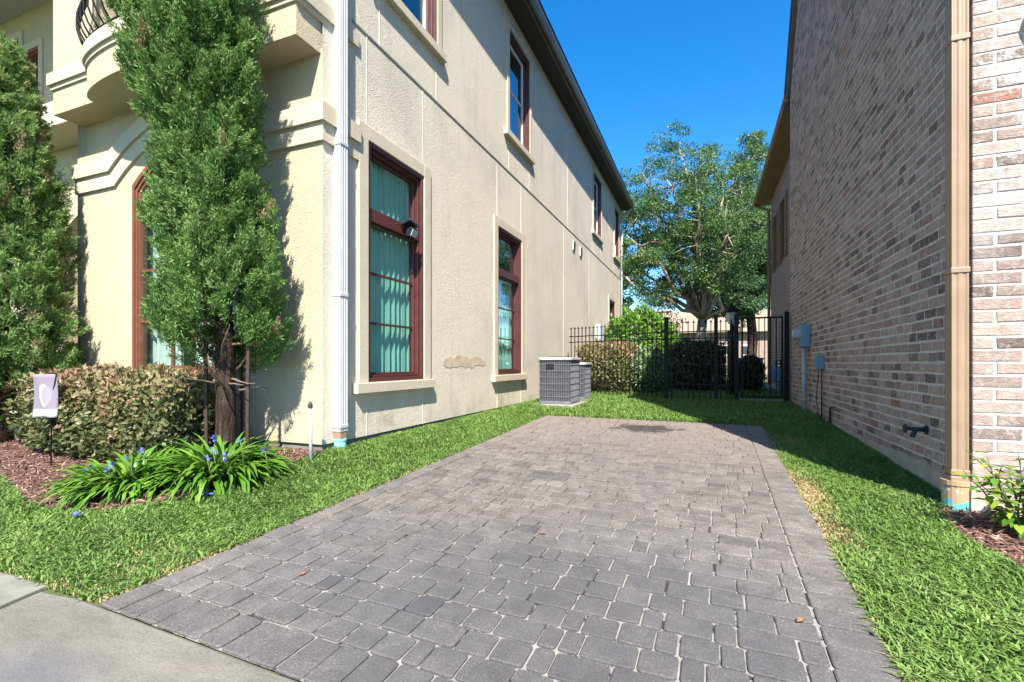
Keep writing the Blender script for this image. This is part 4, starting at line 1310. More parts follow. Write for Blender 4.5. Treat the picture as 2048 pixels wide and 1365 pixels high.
for zz in (E+.018, E-.045):
    MB().tube([(gx1-.085,FY-.0345,zz),(gx1-.085,FY-.06,zz)], .025 if zz < E else .020, 14).build('knob', M['steel'], lb, smooth=False)
for zz in (E+.7, E-.5):
    MB().tube([(gx0-.022,FY-.02,zz-.05),(gx0-.022,FY-.02,zz+.05)], .014, 8).build('hinge', M['black_iron'], gt)
q = MB().box(1.435, 1.52, FY-.042, FY+.042, .2, E+1.01); q.box(1.43,1.525,FY-.047,FY+.047,E+1.0105,E+1.025)
tag(q.build('gate_post', M['black_iron'], None, bevel=.004), 'black latch post between gate and brick wall', 'post')
tag(MB().box(.62, 1.43, FY-.05, FY+.05, .33, E-.735).build('gate_threshold', M['concrete_pad'], None, bevel=.008), 'low concrete threshold under the iron gate', 'threshold')

# ------------------------------------------------------------------ utilities on the brick wall
mt = thing('electric_meter', 'grey-blue electric meter box with glass dome on the brick wall', 'electric meter', (XR-.065, 9.14, .36))
MB().box(XR-.135, XR-.002, 8.98, 9.26, E+.265, E+.635).build('enclosure', M['blue_box'], mt, bevel=.01)
q = MB(); q.tube([(XR-.136,9.12,E+.475),(XR-.155,9.12,E+.475),(XR-.156,9.12,E+.475),(XR-.235,9.12,E+.475),(XR-.25,9.12,E+.475)], [.092,.092,.080,.078,.055], 20); q.build('dome', M['glass_meter'], mt, smooth=False)
MB().tube([(XR-.075,9.10,.28),(XR-.075,9.10,E+.262)], .035, 12).build('conduit', M['grey_pvc'], mt, smooth=True)
for zz in (.55, 1.0): MB().box(XR-.115, XR-.004, 9.05, 9.15, zz, zz+.022).build('strap', M['steel'], mt)
bx_ = thing('cable_box', 'small grey-blue junction box with dangling cables on the brick wall', 'junction box', (XR-.045, 8.1, .36))
MB().box(XR-.085, XR-.002, 8.02, 8.17, E-.085, E+.12).build('enclosure', M['blue_box'], bx_, bevel=.006)
MB().box(XR-.093, XR-.0855, 8.035, 8.155, E-.03, E+.10).build('cover', M['blue_box'], bx_, bevel=.003)
MB().tube([(XR-.03,8.06,E-.085),(XR-.028,8.06,E-.45),(XR-.03,8.05,.31)], .009, 6).build('cable', M['black_plastic'], bx_, smooth=True)
MB().tube([(XR-.05,8.12,E-.085),(XR-.06,8.10,E-.20),(XR-.10,7.98,E-.33),(XR-.13,7.86,E-.52),(XR-.12,7.74,.42),(XR-.07,7.66,.315)], .0065, 6).build('cable', M['black_plastic'], bx_, smooth=True)
MB().tube([(XR-.03,7.55,.28),(XR-.03,7.55,.55),(XR+.01,7.55,.57)], .016, 8).build('stub_pipe', M['stake'], bx_, smooth=True)
hb = thing('hose_bib', 'dark green garden tap low on the brick wall', 'tap', (XR-.08, 4.58, E-.56))
zz = E-.505
MB().tube([(XR+.02,4.58,zz),(XR-.055,4.58,zz),(XR-.12,4.58,zz+.004)], [.016,.018,.015], 10).build('body', M['ac_dark'], hb, smooth=True)
MB().tube([(XR-.002,4.58,zz),(XR-.010,4.58,zz)], .034, 14).build('flange', M['ac_dark'], hb)
MB().tube([(XR-.07,4.58,zz-.005),(XR-.085,4.58,zz-.04),(XR-.09,4.58,zz-.062)], [.016,.017,.019], 10).build('spout', M['ac_dark'], hb, smooth=True)
q = MB(); q.tube([(XR-.135,4.58+.032*math.cos(a*math.pi/8),zz+.004+.032*math.sin(a*math.pi/8)) for a in range(17)], .006, 6, cap=False)
for a in range(3): q.bar((XR-.135,4.58-.032*math.cos(a*1.047),zz+.004-.032*math.sin(a*1.047)), (XR-.135,4.58+.032*math.cos(a*1.047),zz+.004+.032*math.sin(a*1.047)), .006, .006)
q.build('hand_wheel', M['ac_dark'], hb)
# wall lamp on the lit brick face
wl = thing('wall_lamp', 'dark metal wall lamp on the lit brick face, its shadow at top right', 'lamp', (1.95, YF2-.07, E+2.2))
LXc = 1.955
MB().lathe((LXc,YF2-.125,E+2.230), [(.118,0),(.122,.006),(.112,.035),(.085,.075),(.05,.105),(.03,.13),(.025,.16)], 22).build('shade', M['dark_gutter'], wl, smooth=True)
MB().lathe((LXc,YF2-.125,E+2.195), [(.02,0),(.045,.012),(.058,.034)], 16).build('bulb_glass', M['glass_meter'], wl, smooth=True)
MB().tube([(LXc,YF2-.125,E+2.380),(LXc,YF2-.125,E+2.450),(LXc,YF2-.08,E+2.490),(LXc,YF2-.004,E+2.490)], .014, 8).build('arm', M['dark_gutter'], wl, smooth=True)
MB().tube([(LXc,YF2-.003,E+2.490),(LXc,YF2-.02,E+2.490)], .05, 16).build('wall_plate', M['dark_gutter'], wl)

# ------------------------------------------------------------------ small things by the cream house
fl = thing('flood_light', 'small black flood lamp clamped to the tall window frame by the downspout', 'lamp', (XL+.08, 4.985, E+1.560))
MB().box(XL-.012, XL+.03, 4.965, 5.055, E+1.560, E+1.720).build('bracket', M['black_plastic'], fl, bevel=.004)
MB().bar((XL+.03,5.000,E+1.680), (XL+.10,4.955,E+1.720), .03, .03).build('arm', M['black_plastic'], fl)
q = MB(); q.bar((XL+.06,4.865,E+1.695), (XL+.06,5.065,E+1.665), .13, .030, up=(-.35,0,1)); q.build('solar_panel', M['black_plastic'], fl, bevel=.004)
q = MB(); q.bar((XL+.075,4.915,E+1.590), (XL+.075,5.045,E+1.585), .07, .11, up=(.4,0,1)); lm = q.build('lamp_head', M['black_plastic'], fl, bevel=.006)
q = MB(); q.bar((XL+.112,4.925,E+1.575), (XL+.112,5.035,E+1.570), .010, .085, up=(.4,0,1)); q.build('lens', M['glass_meter'], lm)

q = onY(622, 920, 3.30); px_ = q.x
st = thing('standpipe', 'grey capped pipe standing in mulch beside the white downspout', 'pipe', (px_, 3.30, G(px_,3.30)))
MB().tube([(px_,3.30,G(px_,3.3)-.1),(px_-.008,3.30,E-.39)], .015, 10).build('pipe', M['grey_pvc'], st, smooth=True)
MB().lathe((px_-.008,3.30,E-.395), [(.021,0),(.021,.03),(.014,.045),(.006,.055)], 12).build('cap', M['ac_dark'], st)

def flag_mat():
    m, nt, b = newmat('faded_banner')
    v = coords(nt, None, False)
    sep = nt.nodes.new('ShaderNodeSeparateXYZ'); nt.links.new(v, sep.inputs[0])
    # pale crescent on mauve cloth, white hem below
    a = mathn(nt, 'MULTIPLY', mathn(nt, 'ADD', sep.outputs[0], .010), 26.0); c_ = mathn(nt, 'MULTIPLY', mathn(nt, 'ADD', sep.outputs[2], -.20), 9.5)
    dd = mathn(nt, 'ADD', mathn(nt, 'MULTIPLY', a, a), mathn(nt, 'MULTIPLY', c_, c_))
    c = mix(nt, sstep(nt, dd, 1.1, .9), (.20,.17,.22), (.50,.49,.50))
    a2 = mathn(nt, 'MULTIPLY', mathn(nt, 'ADD', sep.outputs[0], -.012), 26.0)
    d2 = mathn(nt, 'ADD', mathn(nt, 'MULTIPLY', a2, a2), mathn(nt, 'MULTIPLY', mathn(nt, 'MULTIPLY', c_, 1.15), mathn(nt, 'MULTIPLY', c_, 1.15)))
    c = mix(nt, sstep(nt, d2, 1.0, .75), c, (.25,.22,.27))
    c = mix(nt, sstep(nt, sep.outputs[2], .085, .07), c, (.45,.44,.46))
    nt.links.new(c, b.inputs['Base Color']); b.inputs['Roughness'].default_value = .9
    return m
fp = onY(104, 930, 2.55)
FXp, FYp = fp.x, 2.55
fg = thing('garden_flag', 'small faded mauve garden flag on a thin wire stand before the hedge', 'flag', (FXp, FYp, G(FXp,FYp)))
ft = onY(104, 750, FYp).z
MB().tube([(FXp-.02,FYp,G(FXp,FYp)-.08),(FXp,FYp,ft-.2),(FXp+.07,FYp,ft+.01),(FXp-.13,FYp+.02,ft+.015)], .005, 6).build('wire_stand', M['black_iron'], fg, smooth=True)
vs = []; fs = []; n = 14
for i in range(n+1):
    for j in range(n+1):
        qx, qz = i/n, j/n
        vs.append((FXp-.125+.19*qx, FYp-.012-.075+.10*qx+.012*math.sin(qx*7+qz*3)+.015*(1-qz)*math.sin(qx*5), ft+.005-.40*(1-qz)))
for i in range(n):
    for j in range(n): fs.append((i*(n+1)+j, (i+1)*(n+1)+j, (i+1)*(n+1)+j+1, i*(n+1)+j+1))
o = MB().add(vs, fs).build('banner', flag_mat(), fg, smooth=True)
sm = o.modifiers.new('thick', 'SOLIDIFY'); sm.thickness = .002

# ------------------------------------------------------------------ vegetation
def plume_crown(centre, zb, zt, rad_fn, n_plumes, per, mat, parent, length=.26, needle=.05, width=.012, name='crown', brown=.02, keep=None):
    """needle sprays gathered in upright plumes through the crown's volume"""
    zz = zb + (zt-zb)*rng.random(n_plumes)
    az = rng.uniform(0, 2*np.pi, n_plumes)
    q = .30 + .70*rng.random(n_plumes)**.4
    if keep is not None:
        k_ = np.array([keep(z, a) for z, a in zip(zz, az)]); zz = zz[k_]; az = az[k_]; q = q[k_]; n_plumes = len(zz)
    R = np.array([rad_fn(z, a) for z, a in zip(zz, az)]) * q
    cx = np.array([centre(z)[0] for z in zz]); cy = np.array([centre(z)[1] for z in zz])
    C = np.c_[cx + R*np.cos(az), cy + R*np.sin(az), zz]
    ax = unit(np.c_[np.cos(az)*.55, np.sin(az)*.55, np.full(n_plumes, .95)] + rng.normal(size=(n_plumes,3))*.28)
    pt = rng.random(n_plumes)*.46 + .16
    br = rng.random(n_plumes) < brown
    Ls = length*(.6 + .8*rng.random(n_plumes))
    idx = np.repeat(np.arange(n_plumes), per); m_ = len(idx)
    s_ = rng.random(m_)
    sp = (.050*(1-.7*s_) * length/.26)[:,None]
    P = C[idx] + ax[idx]*(s_*Ls[idx])[:,None] + rng.normal(size=(m_,3))*sp
    D = unit(ax[idx] + rng.normal(size=(m_,3))*.55)
    tone = np.clip(pt[idx] + .35*rng.random(m_) + .12*s_, 0, .93)
    tone = np.where(br[idx], .96 + .04*rng.random(m_), tone)
    L = needle*(.6 + .8*rng.random(m_))
    return faces_mesh(name, leaves(P, D, L, width*(.7+.6*rng.random(m_)), None, .1), 4, tone, mat, parent)

# front cypress
TX, TY = -3.985, 3.04
tz = G(TX, TY)
def c1(z):
    k = (z-E)/3.0
    return (TX + .01 - .11*k + .04*math.sin(k*5), TY - .02 - .30*max(0,k-.25))
def r1(z, a):
    h = z - E
    base = np.interp(h, [-.20, .10, .35, .8, 1.3, 1.75, 2.0, 2.3, 2.9, 3.6, 4.4, 5.2], [.32, .43, .45, .43, .41, .37, .35, .45, .48, .46, .32, .05])
    return base*(1 - .10*max(0,math.sin(a)))*(1 + .08*math.sin(3*a + h*2.3) + .08*math.sin(5*a - h*5) + .09*math.sin(8*a + h*11))
def k1(z, a):
    h = z - E
    a = (a + math.pi) % (2*math.pi) - math.pi
    low = .06 + .16*math.sin(a*1.0+2.6) + .07*math.sin(a*5+1) + .05*math.sin(a*9)
    if abs(a + .75) < .45: low = max(low, .42 + .2*math.sin(a*11))     # thin in front of the trunk
    return h > low
t1 = thing('cypress_tree', 'tall dense green cypress with dark trunk before the front corner', 'tree', (TX, TY, tz), 'conifers along the front of the cream house')
pts = [(TX+.01,TY,tz-.1),(TX+.005,TY,tz+.05),(TX,TY,tz+.4),(TX-.01,TY,E-.1),(TX-.02,TY,E+.4),(TX-.05,TY-.03,E+1.2),(TX-.12,TY-.18,E+2.4),(TX-.22,TY-.36,E+4.2)]
MB().tube(pts, [.125,.095,.082,.080,.072,.06,.045,.02], 12).build('trunk', M['bark'], t1, smooth=True)
random.seed(9)
for k in range(26):
    a = random.uniform(0, 6.28); zz = E - .25 + random.random()*.75
    L = .3 + .22*random.random(); s0 = Vector((TX+.05*math.cos(a), TY+.05*math.sin(a), zz))
    p = [s0]; d = Vector((math.cos(a), math.sin(a), random.uniform(-.1,.9))).normalized()
    for j in range(4):
        d = (d + Vector((random.gauss(0,.25),random.gauss(0,.25),random.gauss(.05,.2)))).normalized(); p.append(p[-1] + d*L/4)
    MB().tube(p, [.013,.010,.007,.005,.003], 5).build('branch', M['twig'], t1, smooth=True)
plume_crown(c1, E-.16, E+5.1, r1, 4300, 125, M['cypress'], t1, .15, .034, .0085, keep=k1)
# left, paler cypress
T2X, T2Y = -7.5, 2.95
tz2 = G(T2X, T2Y)
def c2(z): return (T2X - .05*(z-E)/3, T2Y)
def r2(z, a):
    h = z - E
    base = np.interp(h, [-.35, .0, .4, 1.0, 2.0, 2.8, 3.3, 3.65], [.50, .61, .60, .55, .43, .31, .17, .03])
    return base*(1 + .11*math.sin(3*a + h*2.9) + .07*math.sin(6*a - h*5))
t2 = thing('cypress_tree', 'paler grey-green conifer at the left edge beside the entry', 'tree', (T2X, T2Y, tz2), 'conifers along the front of the cream house')
MB().tube([(T2X,T2Y,tz2-.1),(T2X,T2Y,tz2+.3),(T2X-.02,T2Y,E+.5),(T2X-.05,T2Y,E+3.2)], [.12,.085,.07,.02], 10).build('trunk', M['bark'], t2, smooth=True)
plume_crown(c2, E-.30, E+3.55, r2, 2300, 105, M['cypress_pale'], t2, .17, .046, .0115, brown=.06)

# stakes beside the trunk
for k, (u_, vt, Y_, lean, lab) in enumerate(((411, 682, 2.98, -.01, 'dark steel tree stake left of the cypress trunk'), (484, 730, 3.22, .0, 'dark steel tree stake behind, just right of the cypress trunk'), (496, 670, 3.04, .015, 'notched steel tree stake, rightmost beside the cypress trunk'))):
    p = onY(u_, vt, Y_); g_ = G(p.x, Y_)
    root = thing('tree_stake', lab, 'stake', (p.x, Y_, g_), 'stakes beside the cypress')
    q = MB(); q.bar((p.x-lean,Y_,g_-.15), (p.x,Y_,p.z), .034, .006, up=(0,1,0)); q.bar((p.x-lean,Y_+.012,g_-.15), (p.x,Y_+.012,p.z), .006, .024, up=(0,1,0)); q.build('post', M['stake'], root)
    q = MB()
    for j in range(14):
        zz = g_+.1 + (p.z-g_-.15)*j/13; q.box(p.x-lean*.5-.020, p.x-lean*.5-.012, Y_-.010, Y_-.0035, zz, zz+.018)
    q.build('studs', M['stake'], root)

def leaf_mass(name, parent, mat, n, sampler, L, W, up=.3, trans_dir=None, tone_fn=None, bend=.15):
    P, Nn = sampler(n); m_ = len(P)
    D = unit(Nn*.6 + rng.normal(size=(m_,3))*.75 + np.array([0,0,up]))
    tone = rng.random(m_) if tone_fn is None else tone_fn(P)
    tw = unit(Nn + rng.normal(size=(m_,3))*.6)
    return faces_mesh(name, leaves(P, D, L*(.6+.8*rng.random(m_)), W*(.7+.6*rng.random(m_)), tw, bend), 4, tone, mat, parent)
def hedge_sampler(x0, x1, y0, y1, z0, z1, rnd=.5, lump=.06):
    def f(n):
        cx, cy, cz = (x0+x1)/2, (y0+y1)/2, (z0+z1)/2
        hx, hy, hz = (x1-x0)/2, (y1-y0)/2, (z1-z0)/2
        d = rng.normal(size=(n,3)); d = unit(d)
        # superellipsoid shell
        p = 4.0
        # spread evenly along the long side
        d[:,0] = rng.uniform(-1,1,n)
        yz = unit(d[:,1:]); 
        edge = (1 - np.abs(d[:,0])**5)**.25
        r = (np.abs(yz[:,0])**p + np.abs(yz[:,1])**p)**(-1/p)
        sh = 1 - .35*rng.random(n)**2
        capk = rng.random(n) < .22
        sx = np.where(capk, np.sign(d[:,0])*(1-.25*rng.random(n)**2), d[:,0]*sh)
        rr = np.where(capk, np.sqrt(rng.random(n))*.95, edge)*r*sh
        P = np.c_[cx + hx*sx, cy + hy*yz[:,0]*rr, cz + hz*yz[:,1]*rr]
        N_ = unit(np.c_[np.where(capk, sx*1.2, sx**5), yz[:,0], yz[:,1]])
        b_ = np.sin(P[:,0]*7+P[:,2]*5)*np.cos(P[:,1]*8+P[:,2]*6) + .6*np.sin(P[:,0]*17+P[:,1]*13+P[:,2]*15)
        P = P + N_*(b_*lump*.55)[:,None]
        return P, N_
    return f
def ball_sampler(c, r, inner=.55, lump=.12):
    c = np.array(c); r = np.array(r)
    def f(n):
        d = unit(rng.normal(size=(n,3)))
        q = inner + (1-inner)*rng.random(n)**.6
        k = 1 + lump*np.sin(d[:,0]*6+d[:,2]*5+c[0]*3)*np.cos(d[:,1]*7+c[1]) + lump*.6*np.sin(d[:,2]*13+d[:,0]*11)
        return c + d*r*(q*k)[:,None], d
    return f
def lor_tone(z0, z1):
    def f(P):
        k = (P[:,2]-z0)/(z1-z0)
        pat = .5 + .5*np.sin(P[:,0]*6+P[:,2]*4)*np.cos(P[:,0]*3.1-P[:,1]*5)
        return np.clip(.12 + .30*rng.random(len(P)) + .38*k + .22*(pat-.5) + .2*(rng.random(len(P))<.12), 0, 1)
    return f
# clipped hedge in front of the arched window
hz0, hz1 = .26, E-.085
hd = thing('clipped_hedge', 'low clipped hedge of bronze and green leaves under the arched window', 'hedge', (-5.8, 3.02, .28))
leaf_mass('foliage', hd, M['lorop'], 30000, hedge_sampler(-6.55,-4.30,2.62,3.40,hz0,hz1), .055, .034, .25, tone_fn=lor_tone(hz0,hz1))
random.seed(4)
for k in range(16):
    x = random.uniform(-6.4,-4.5); y = random.uniform(2.85,3.2)
    MB().tube([(x,y,.24),(x+random.gauss(0,.06),y+random.gauss(0,.05),.6),(x+random.gauss(0,.12),y+random.gauss(0,.1),E-.16)], [.014,.010,.005], 5).build('stem', M['twig'], hd, smooth=True)
# low green shrub beyond the hedge at the far left
ls = thing('green_shrub', 'bright green shrub at the left edge under the pale conifer', 'shrub', (-7.95, 2.9, .25))
leaf_mass('foliage', ls, M['bright'], 5000, ball_sampler((-7.95,2.85,.68),(.55,.4,.45)), .06, .04, .3)
MB().tube([(-7.95,2.9,.2),(-7.95,2.88,.6),(-7.9,2.85,.9)], [.02,.015,.006], 6).build('stem', M['twig'], ls, smooth=True)
# stone edging by the path at far left
eg = onY(15, 860, 3.0)
MBo = MB().prism([(eg.x-.5,2.91),(eg.x+.10,2.95),(eg.x+.12,3.10),(eg.x-.5,3.14)], lambda x,y: (x,y,G(x,y)-.05), lambda x,y: (x,y,G(x,y)+.20)).build('edging_stone', M['concrete_pad'], None, bevel=.012)
tag(MBo, 'pale edging stone at the left edge beside the mulch', 'stone')

# agapanthus clumps: each strap leaf a part
random.seed(33)
def strap_leaf(base, az, L, w, rise, droop):
    d = Vector((math.cos(az), math.sin(az), 0)); s_ = Vector((-d.y, d.x, 0))
    pts = []; n = 7; p = Vector(base); el = rise
    for k in range(n):
        pts.append(p.copy())
        p = p + (d*math.cos(el) + Vector((0,0,1))*math.sin(el))*(L/(n-1))
        el -= droop/(n-1)
    vs = []; fs = []
    for k, p in enumerate(pts):
        q = k/(n-1); ww = w*(.75 + .45*math.sin(min(1,q*1.5)*math.pi*.6))*(1 if q < .55 else max(.04, 1-((q-.55)/.45)**1.6))
        up = Vector((0,0,.22*ww))
        vs += [p - s_*ww/2 + up, p, p + s_*ww/2 + up]
    for k in range(n-1):
        a = 3*k; fs += [(a, a+1, a+4, a+3), (a+1, a+2, a+5, a+4)]
    return vs, fs
def agapanthus(label, cx, cy, rx, ry, n, flowers, hgt):
    root = thing('agapanthus', label, 'plant', (cx, cy, G(cx,cy)), 'agapanthus clumps in the mulch bed')
    more = MB()
    for k in range(n+240):
        a = random.uniform(0, 6.28); q = math.sqrt(random.random())
        bx0, by0 = cx + rx*q*math.cos(a)*.9, cy + ry*q*math.sin(a)*.9
        az = a + random.gauss(0, .65)
        L = hgt*random.uniform(.7, 1.15); rise = math.radians(random.uniform(60, 98) - 28*q)
        vs, fs = strap_leaf((bx0, by0, G(bx0,by0)-.01), az, L, random.uniform(.022,.034), rise, math.radians(random.uniform(70, 140)))
        vs = [(v_[0], v_[1], max(v_[2], G(v_[0], v_[1])+.012)) for v_ in vs]
        if k < n: MB().add(vs, fs, min(1,max(0,random.gauss(.5,.22)))).build('leaf', M['strap'], root, smooth=True, fixn=False)
        else: more.add(vs, fs, min(1,max(0,random.gauss(.4,.2))))
    more.build('inner_leaves', M['strap'], root, smooth=True, kind='stuff', fixn=False)
    for (fx, fy, fz) in flowers:
        q = MB(); c = Vector((fx,fy,fz))
        for j in range(9):
            d = Vector((random.gauss(0,1),random.gauss(0,1)-.3,random.gauss(0,.8)+.3)).normalized()
            s_ = d.cross(Vector((0,0,1))).normalized()
            p0 = c + d*.008
            q.add([p0, p0+d*.016+s_*.008, p0+d*.030, p0+d*.016-s_*.008], [(0,1,2,3)])
        fo = q.build('flower', M['flower'], root, fixn=False)
        MB().tube([(fx+random.gauss(0,.03),fy+.06,G(fx,fy+.06)),(fx,fy+.02,fz-.1),(fx,fy,fz)], .004, 5).build('flower_stalk', M['stem'], root, smooth=True)
def fl_at(u_, v_, Y_):
    p = onY(u_, v_, Y_); return (p.x, p.y, p.z)
agapanthus('left agapanthus clump of arching strap leaves, smaller, in the mulch', -4.20, 2.40, .30, .25, 290, [fl_at(217,938,2.16), fl_at(226,932,2.17), fl_at(178,937,2.2), fl_at(258,917,2.25), fl_at(285,902,2.35), fl_at(160,950,2.25)], .38)
agapanthus('right agapanthus clump of arching strap leaves at the cypress foot', -3.70, 2.73, .31, .27, 295, [fl_at(414,916,2.48), fl_at(426,902,2.5), fl_at(451,914,2.5), fl_at(481,884,2.6), fl_at(530,902,2.7), fl_at(428,878,2.6)], .46)
for (u_, v_, lab) in ((150, 1031, 'fallen blue blossom on the grass at the bed corner'), (414, 988, 'fallen blue blossom on the grass below the right clump')):
    a = ray(u_, v_); d = .92/abs(a[2])
    for _ in range(6):
        d = (E - G(a[0]*d, a[1]*d) - .05)/abs(a[2])
    c = Vector((a[0]*d, a[1]*d, G(a[0]*d, a[1]*d)+.045)); q = MB()
    for j in range(10):
        dd_ = Vector((random.gauss(0,1),random.gauss(0,1),abs(random.gauss(0,.5)))).normalized(); s_ = dd_.cross(Vector((0,0,1))).normalized()
        q.add([c, c+dd_*.025+s_*.010, c+dd_*.042, c+dd_*.025-s_*.010], [(0,1,2,3)])
    tag(q.build('fallen_blossom', M['flower'], None, fixn=False), lab, 'flower')

# shrubs in the bed by the lit brick face
random.seed(12)
def leafy_shrub(label, cx, cy, h, n, spread, leaf=.07):
    g_ = G(cx, cy)
    root = thing('leafy_shrub', label, 'shrub', (cx, cy, g_), 'shrubs in the bed by the brick face')
    cnt = 0
    for k in range(max(5, n//14)):
        a = random.uniform(0, 6.28); p = Vector((cx,cy,g_-.03)); d = Vector((math.cos(a)*spread,math.sin(a)*spread,1)).normalized(); pts = [p]
        L = h*random.uniform(.7,1.15)
        for j in range(6):
            d = (d + Vector((random.gauss(0,.15),random.gauss(0,.15),random.gauss(0,.08)))).normalized(); p = p + d*L/6; pts.append(p)
        MB().tube(pts, [.007-.0008*j for j in range(7)], 5).build('stem', M['stem'], root, smooth=True)
        for j in range(14):
            if cnt >= n: break
            q = .22 + .77*(j+random.random())/14; i = min(5, int(q*6)); b_ = pts[i].lerp(pts[i+1], q*6-i)
            az = random.uniform(0,6.28); dd_ = Vector((math.cos(az), math.sin(az), random.uniform(-.5,.35))).normalized()
            s_ = dd_.cross(Vector((0,0,1))).normalized(); nn = s_.cross(dd_)
            l = leaf*random.uniform(.7,1.25); w = l*.60; b_ = b_ + dd_*.012
            vs = [b_, b_+dd_*l*.3+s_*w*.42+nn*.006, b_+dd_*l*.62+s_*w*.42+nn*.004, b_+dd_*l-nn*.012, b_+dd_*l*.62-s_*w*.42+nn*.004, b_+dd_*l*.3-s_*w*.42+nn*.006, b_+dd_*l*.5]
            MB().add(vs, [(0,1,6,5),(1,2,3,6),(5,6,3,4)], random.random()).build('leaf', M['shrub_leaf'], root, smooth=True, fixn=False); cnt += 1
leafy_shrub('yellow-green glossy shrub at the right edge before the lit brick face', 1.60, 3.50, .50, 290, .34, .075)
leafy_shrub('yellow-green glossy shrub out in the mulch at the right edge', 1.80, 2.66, .62, 200, .6, .085)

# stray dry leaves on the paving
random.seed(8)
for k, (u_, v_, lab) in enumerate(((606,1157,'dry brown leaf on the left pavers near the walk'), (1085,1075,'dry brown leaf in the middle of the paved drive'), (1603,1252,'dry curled leaf on the right pavers near the border'))):
    a = ray(u_, v_); d = E/(abs(a[2]) + SL*a[1]); c = Vector((a[0]*d, a[1]*d, SL*a[1]*d+.024))
    az = random.uniform(0,6.28); dd_ = Vector((math.cos(az),math.sin(az),.05)); s_ = Vector((-dd_.y,dd_.x,.1)); l = .03
    MB().add([c-dd_*l, c-dd_*.2*l+s_*l*.45+Vector((0,0,.006)), c+dd_*l, c-dd_*.2*l-s_*l*.45+Vector((0,0,.004)), c-Vector((0,0,.006))], [(0,1,4),(1,2,4),(2,3,4),(3,0,4)]).build('dry_leaf', M['dry_leaf'], None, fixn=False)
    tag(bpy.context.scene.collection.objects[-1], lab, 'leaf', 'dry leaves on the drive')

# ------------------------------------------------------------------ beyond the fence
sh = thing('bronze_shrub', 'bronze-leaved shrub behind the fence next to the condensers', 'shrub', (-2.5, 13.0, .37))
leaf_mass('foliage', sh, M['lorop'], 11000, hedge_sampler(-3.2,-1.75,12.5,13.6,.32,E+.53,lump=.12), .075, .045, .25, tone_fn=lor_tone(.3,1.6))
MB().tube([(-2.5,13,.3),(-2.5,13,1.2)], [.03,.01], 6).build('stem', M['twig'], sh)
sh = thing('variegated_shrub', 'pale variegated green shrub behind the fence at the big post', 'shrub', (-1.4, 12.8, .37))
leaf_mass('foliage', sh, M['varieg'], 8000, ball_sampler((-1.38,12.9,.92),(.52,.5,.66)), .07, .04, .25)
MB().tube([(-1.4,12.8,.3),(-1.4,12.85,1.0)], [.03,.01], 6).build('stem', M['twig'], sh)
sh = thing('bright_bush', 'tall bright green bush behind the fence by the rear corner', 'shrub', (-2.1, 17.2, .37))
leaf_mass('foliage', sh, M['bright'], 16000, ball_sampler((-2.15,17.2,1.7),(1.25,.9,1.35),.6,.14), .10, .06, .3)
MB().tube([(-2.1,17.2,.3),(-2.1,17.2,1.7)], [.06,.02], 6).build('stem', M['twig'], sh)
sh = thing('dark_shrub', 'dark rounded shrub behind the fence between the posts', 'shrub', (-.3, 14.8, .37))
leaf_mass('foliage', sh, M['darkshrub'], 15000, hedge_sampler(-1.0,.40,14.2,15.4,.32,E+.56,lump=.14), .085, .05, .25)
MB().tube([(-.3,14.8,.3),(-.3,14.8,1.2)], [.04,.01], 6).build('stem', M['twig'], sh)
sh = thing('dark_shrub', 'dark shrub seen through the gate before the blue unit', 'shrub', (1.15, 14.9, .37))
leaf_mass('foliage', sh, M['darkshrub'], 5000, ball_sampler((1.12,14.9,.85),(.34,.34,.5)), .07, .045, .25)
MB().tube([(1.15,14.9,.3),(1.13,14.9,.9)], [.03,.01], 6).build('stem', M['twig'], sh)
# blue-grey unit seen through the gate
bc = thing('blue_unit', 'pale blue condenser seen through the iron gate behind a shrub', 'air conditioner', (1.05, 15.9, .37))
MB().prism(rrect(.66,1.50,15.45,16.3,.12), lambda x,y: (x,y,.42), lambda x,y: (x,y,E+.10)).build('cabinet', M['pale_box'], bc, bevel=.02)
MB().prism(rrect(.64,1.52,15.43,16.32,.12), lambda x,y: (x,y,E+.101), lambda x,y: (x,y,E+.16)).build('lid', M['blue_box'], bc, bevel=.02)
MB().box(.62,1.55,15.4,16.35,.34,.418).build('base', M['concrete_pad'], bc)
gm = thing('gas_meter', 'blue gas meter on the brick wing seen through the gate', 'gas meter', (1.72, 14.6, .37))
MB().box(1.56,1.82,14.45,14.72,E-.50,E-.12).build('body', M['blue_box'], gm, bevel=.04)
MB().tube([(1.62,14.58,E-.12),(1.62,14.58,E+.02),(1.90,14.58,E+.02)], .02, 8).build('pipe', M['grey_pvc'], gm, smooth=True)
MB().tube([(1.76,14.58,E-.5),(1.76,14.58,.3)], .02, 8).build('pipe', M['grey_pvc'], gm, smooth=True)
# lantern post
lp = thing('lantern_post', 'black lantern post behind the fence beside the gate', 'lamp post', (.42, 12.9, .37))
MB().tube([(.56,12.9,.3),(.56,12.9,E+.95)], [.05,.045], 10).build('post', M['black_iron'], lp, smooth=True)
q = MB(); q.lathe((.56,12.9,E+.95), [(.05,0),(.09,.03),(.13,.28),(.10,.29)], 6); q.build('lantern', M['glass_meter'], lp)
q = MB(); q.lathe((.56,12.9,E+1.242), [(.19,0),(.16,.05),(.06,.16),(.02,.18),(.015,.24)], 6); q.build('lantern_roof', M['black_iron'], lp)
# stepping stones
for k, (x, y) in enumerate(((-.55,12.35),(.02,12.55),(.35,12.2))):
    tag(MB().prism([(x-.25,y-.15),(x+.22,y-.18),(x+.26,y+.14),(x-.2,y+.17)], lambda a,b_: (a,b_,.30), lambda a,b_: (a,b_,.375+.02)).build('stepping_stone', M['slate'], None, bevel=.01), ['stepping stone behind the fence near the big post', 'middle stepping stone behind the fence', 'stepping stone behind the fence nearest the gate'][k], 'stone', 'stepping stones')

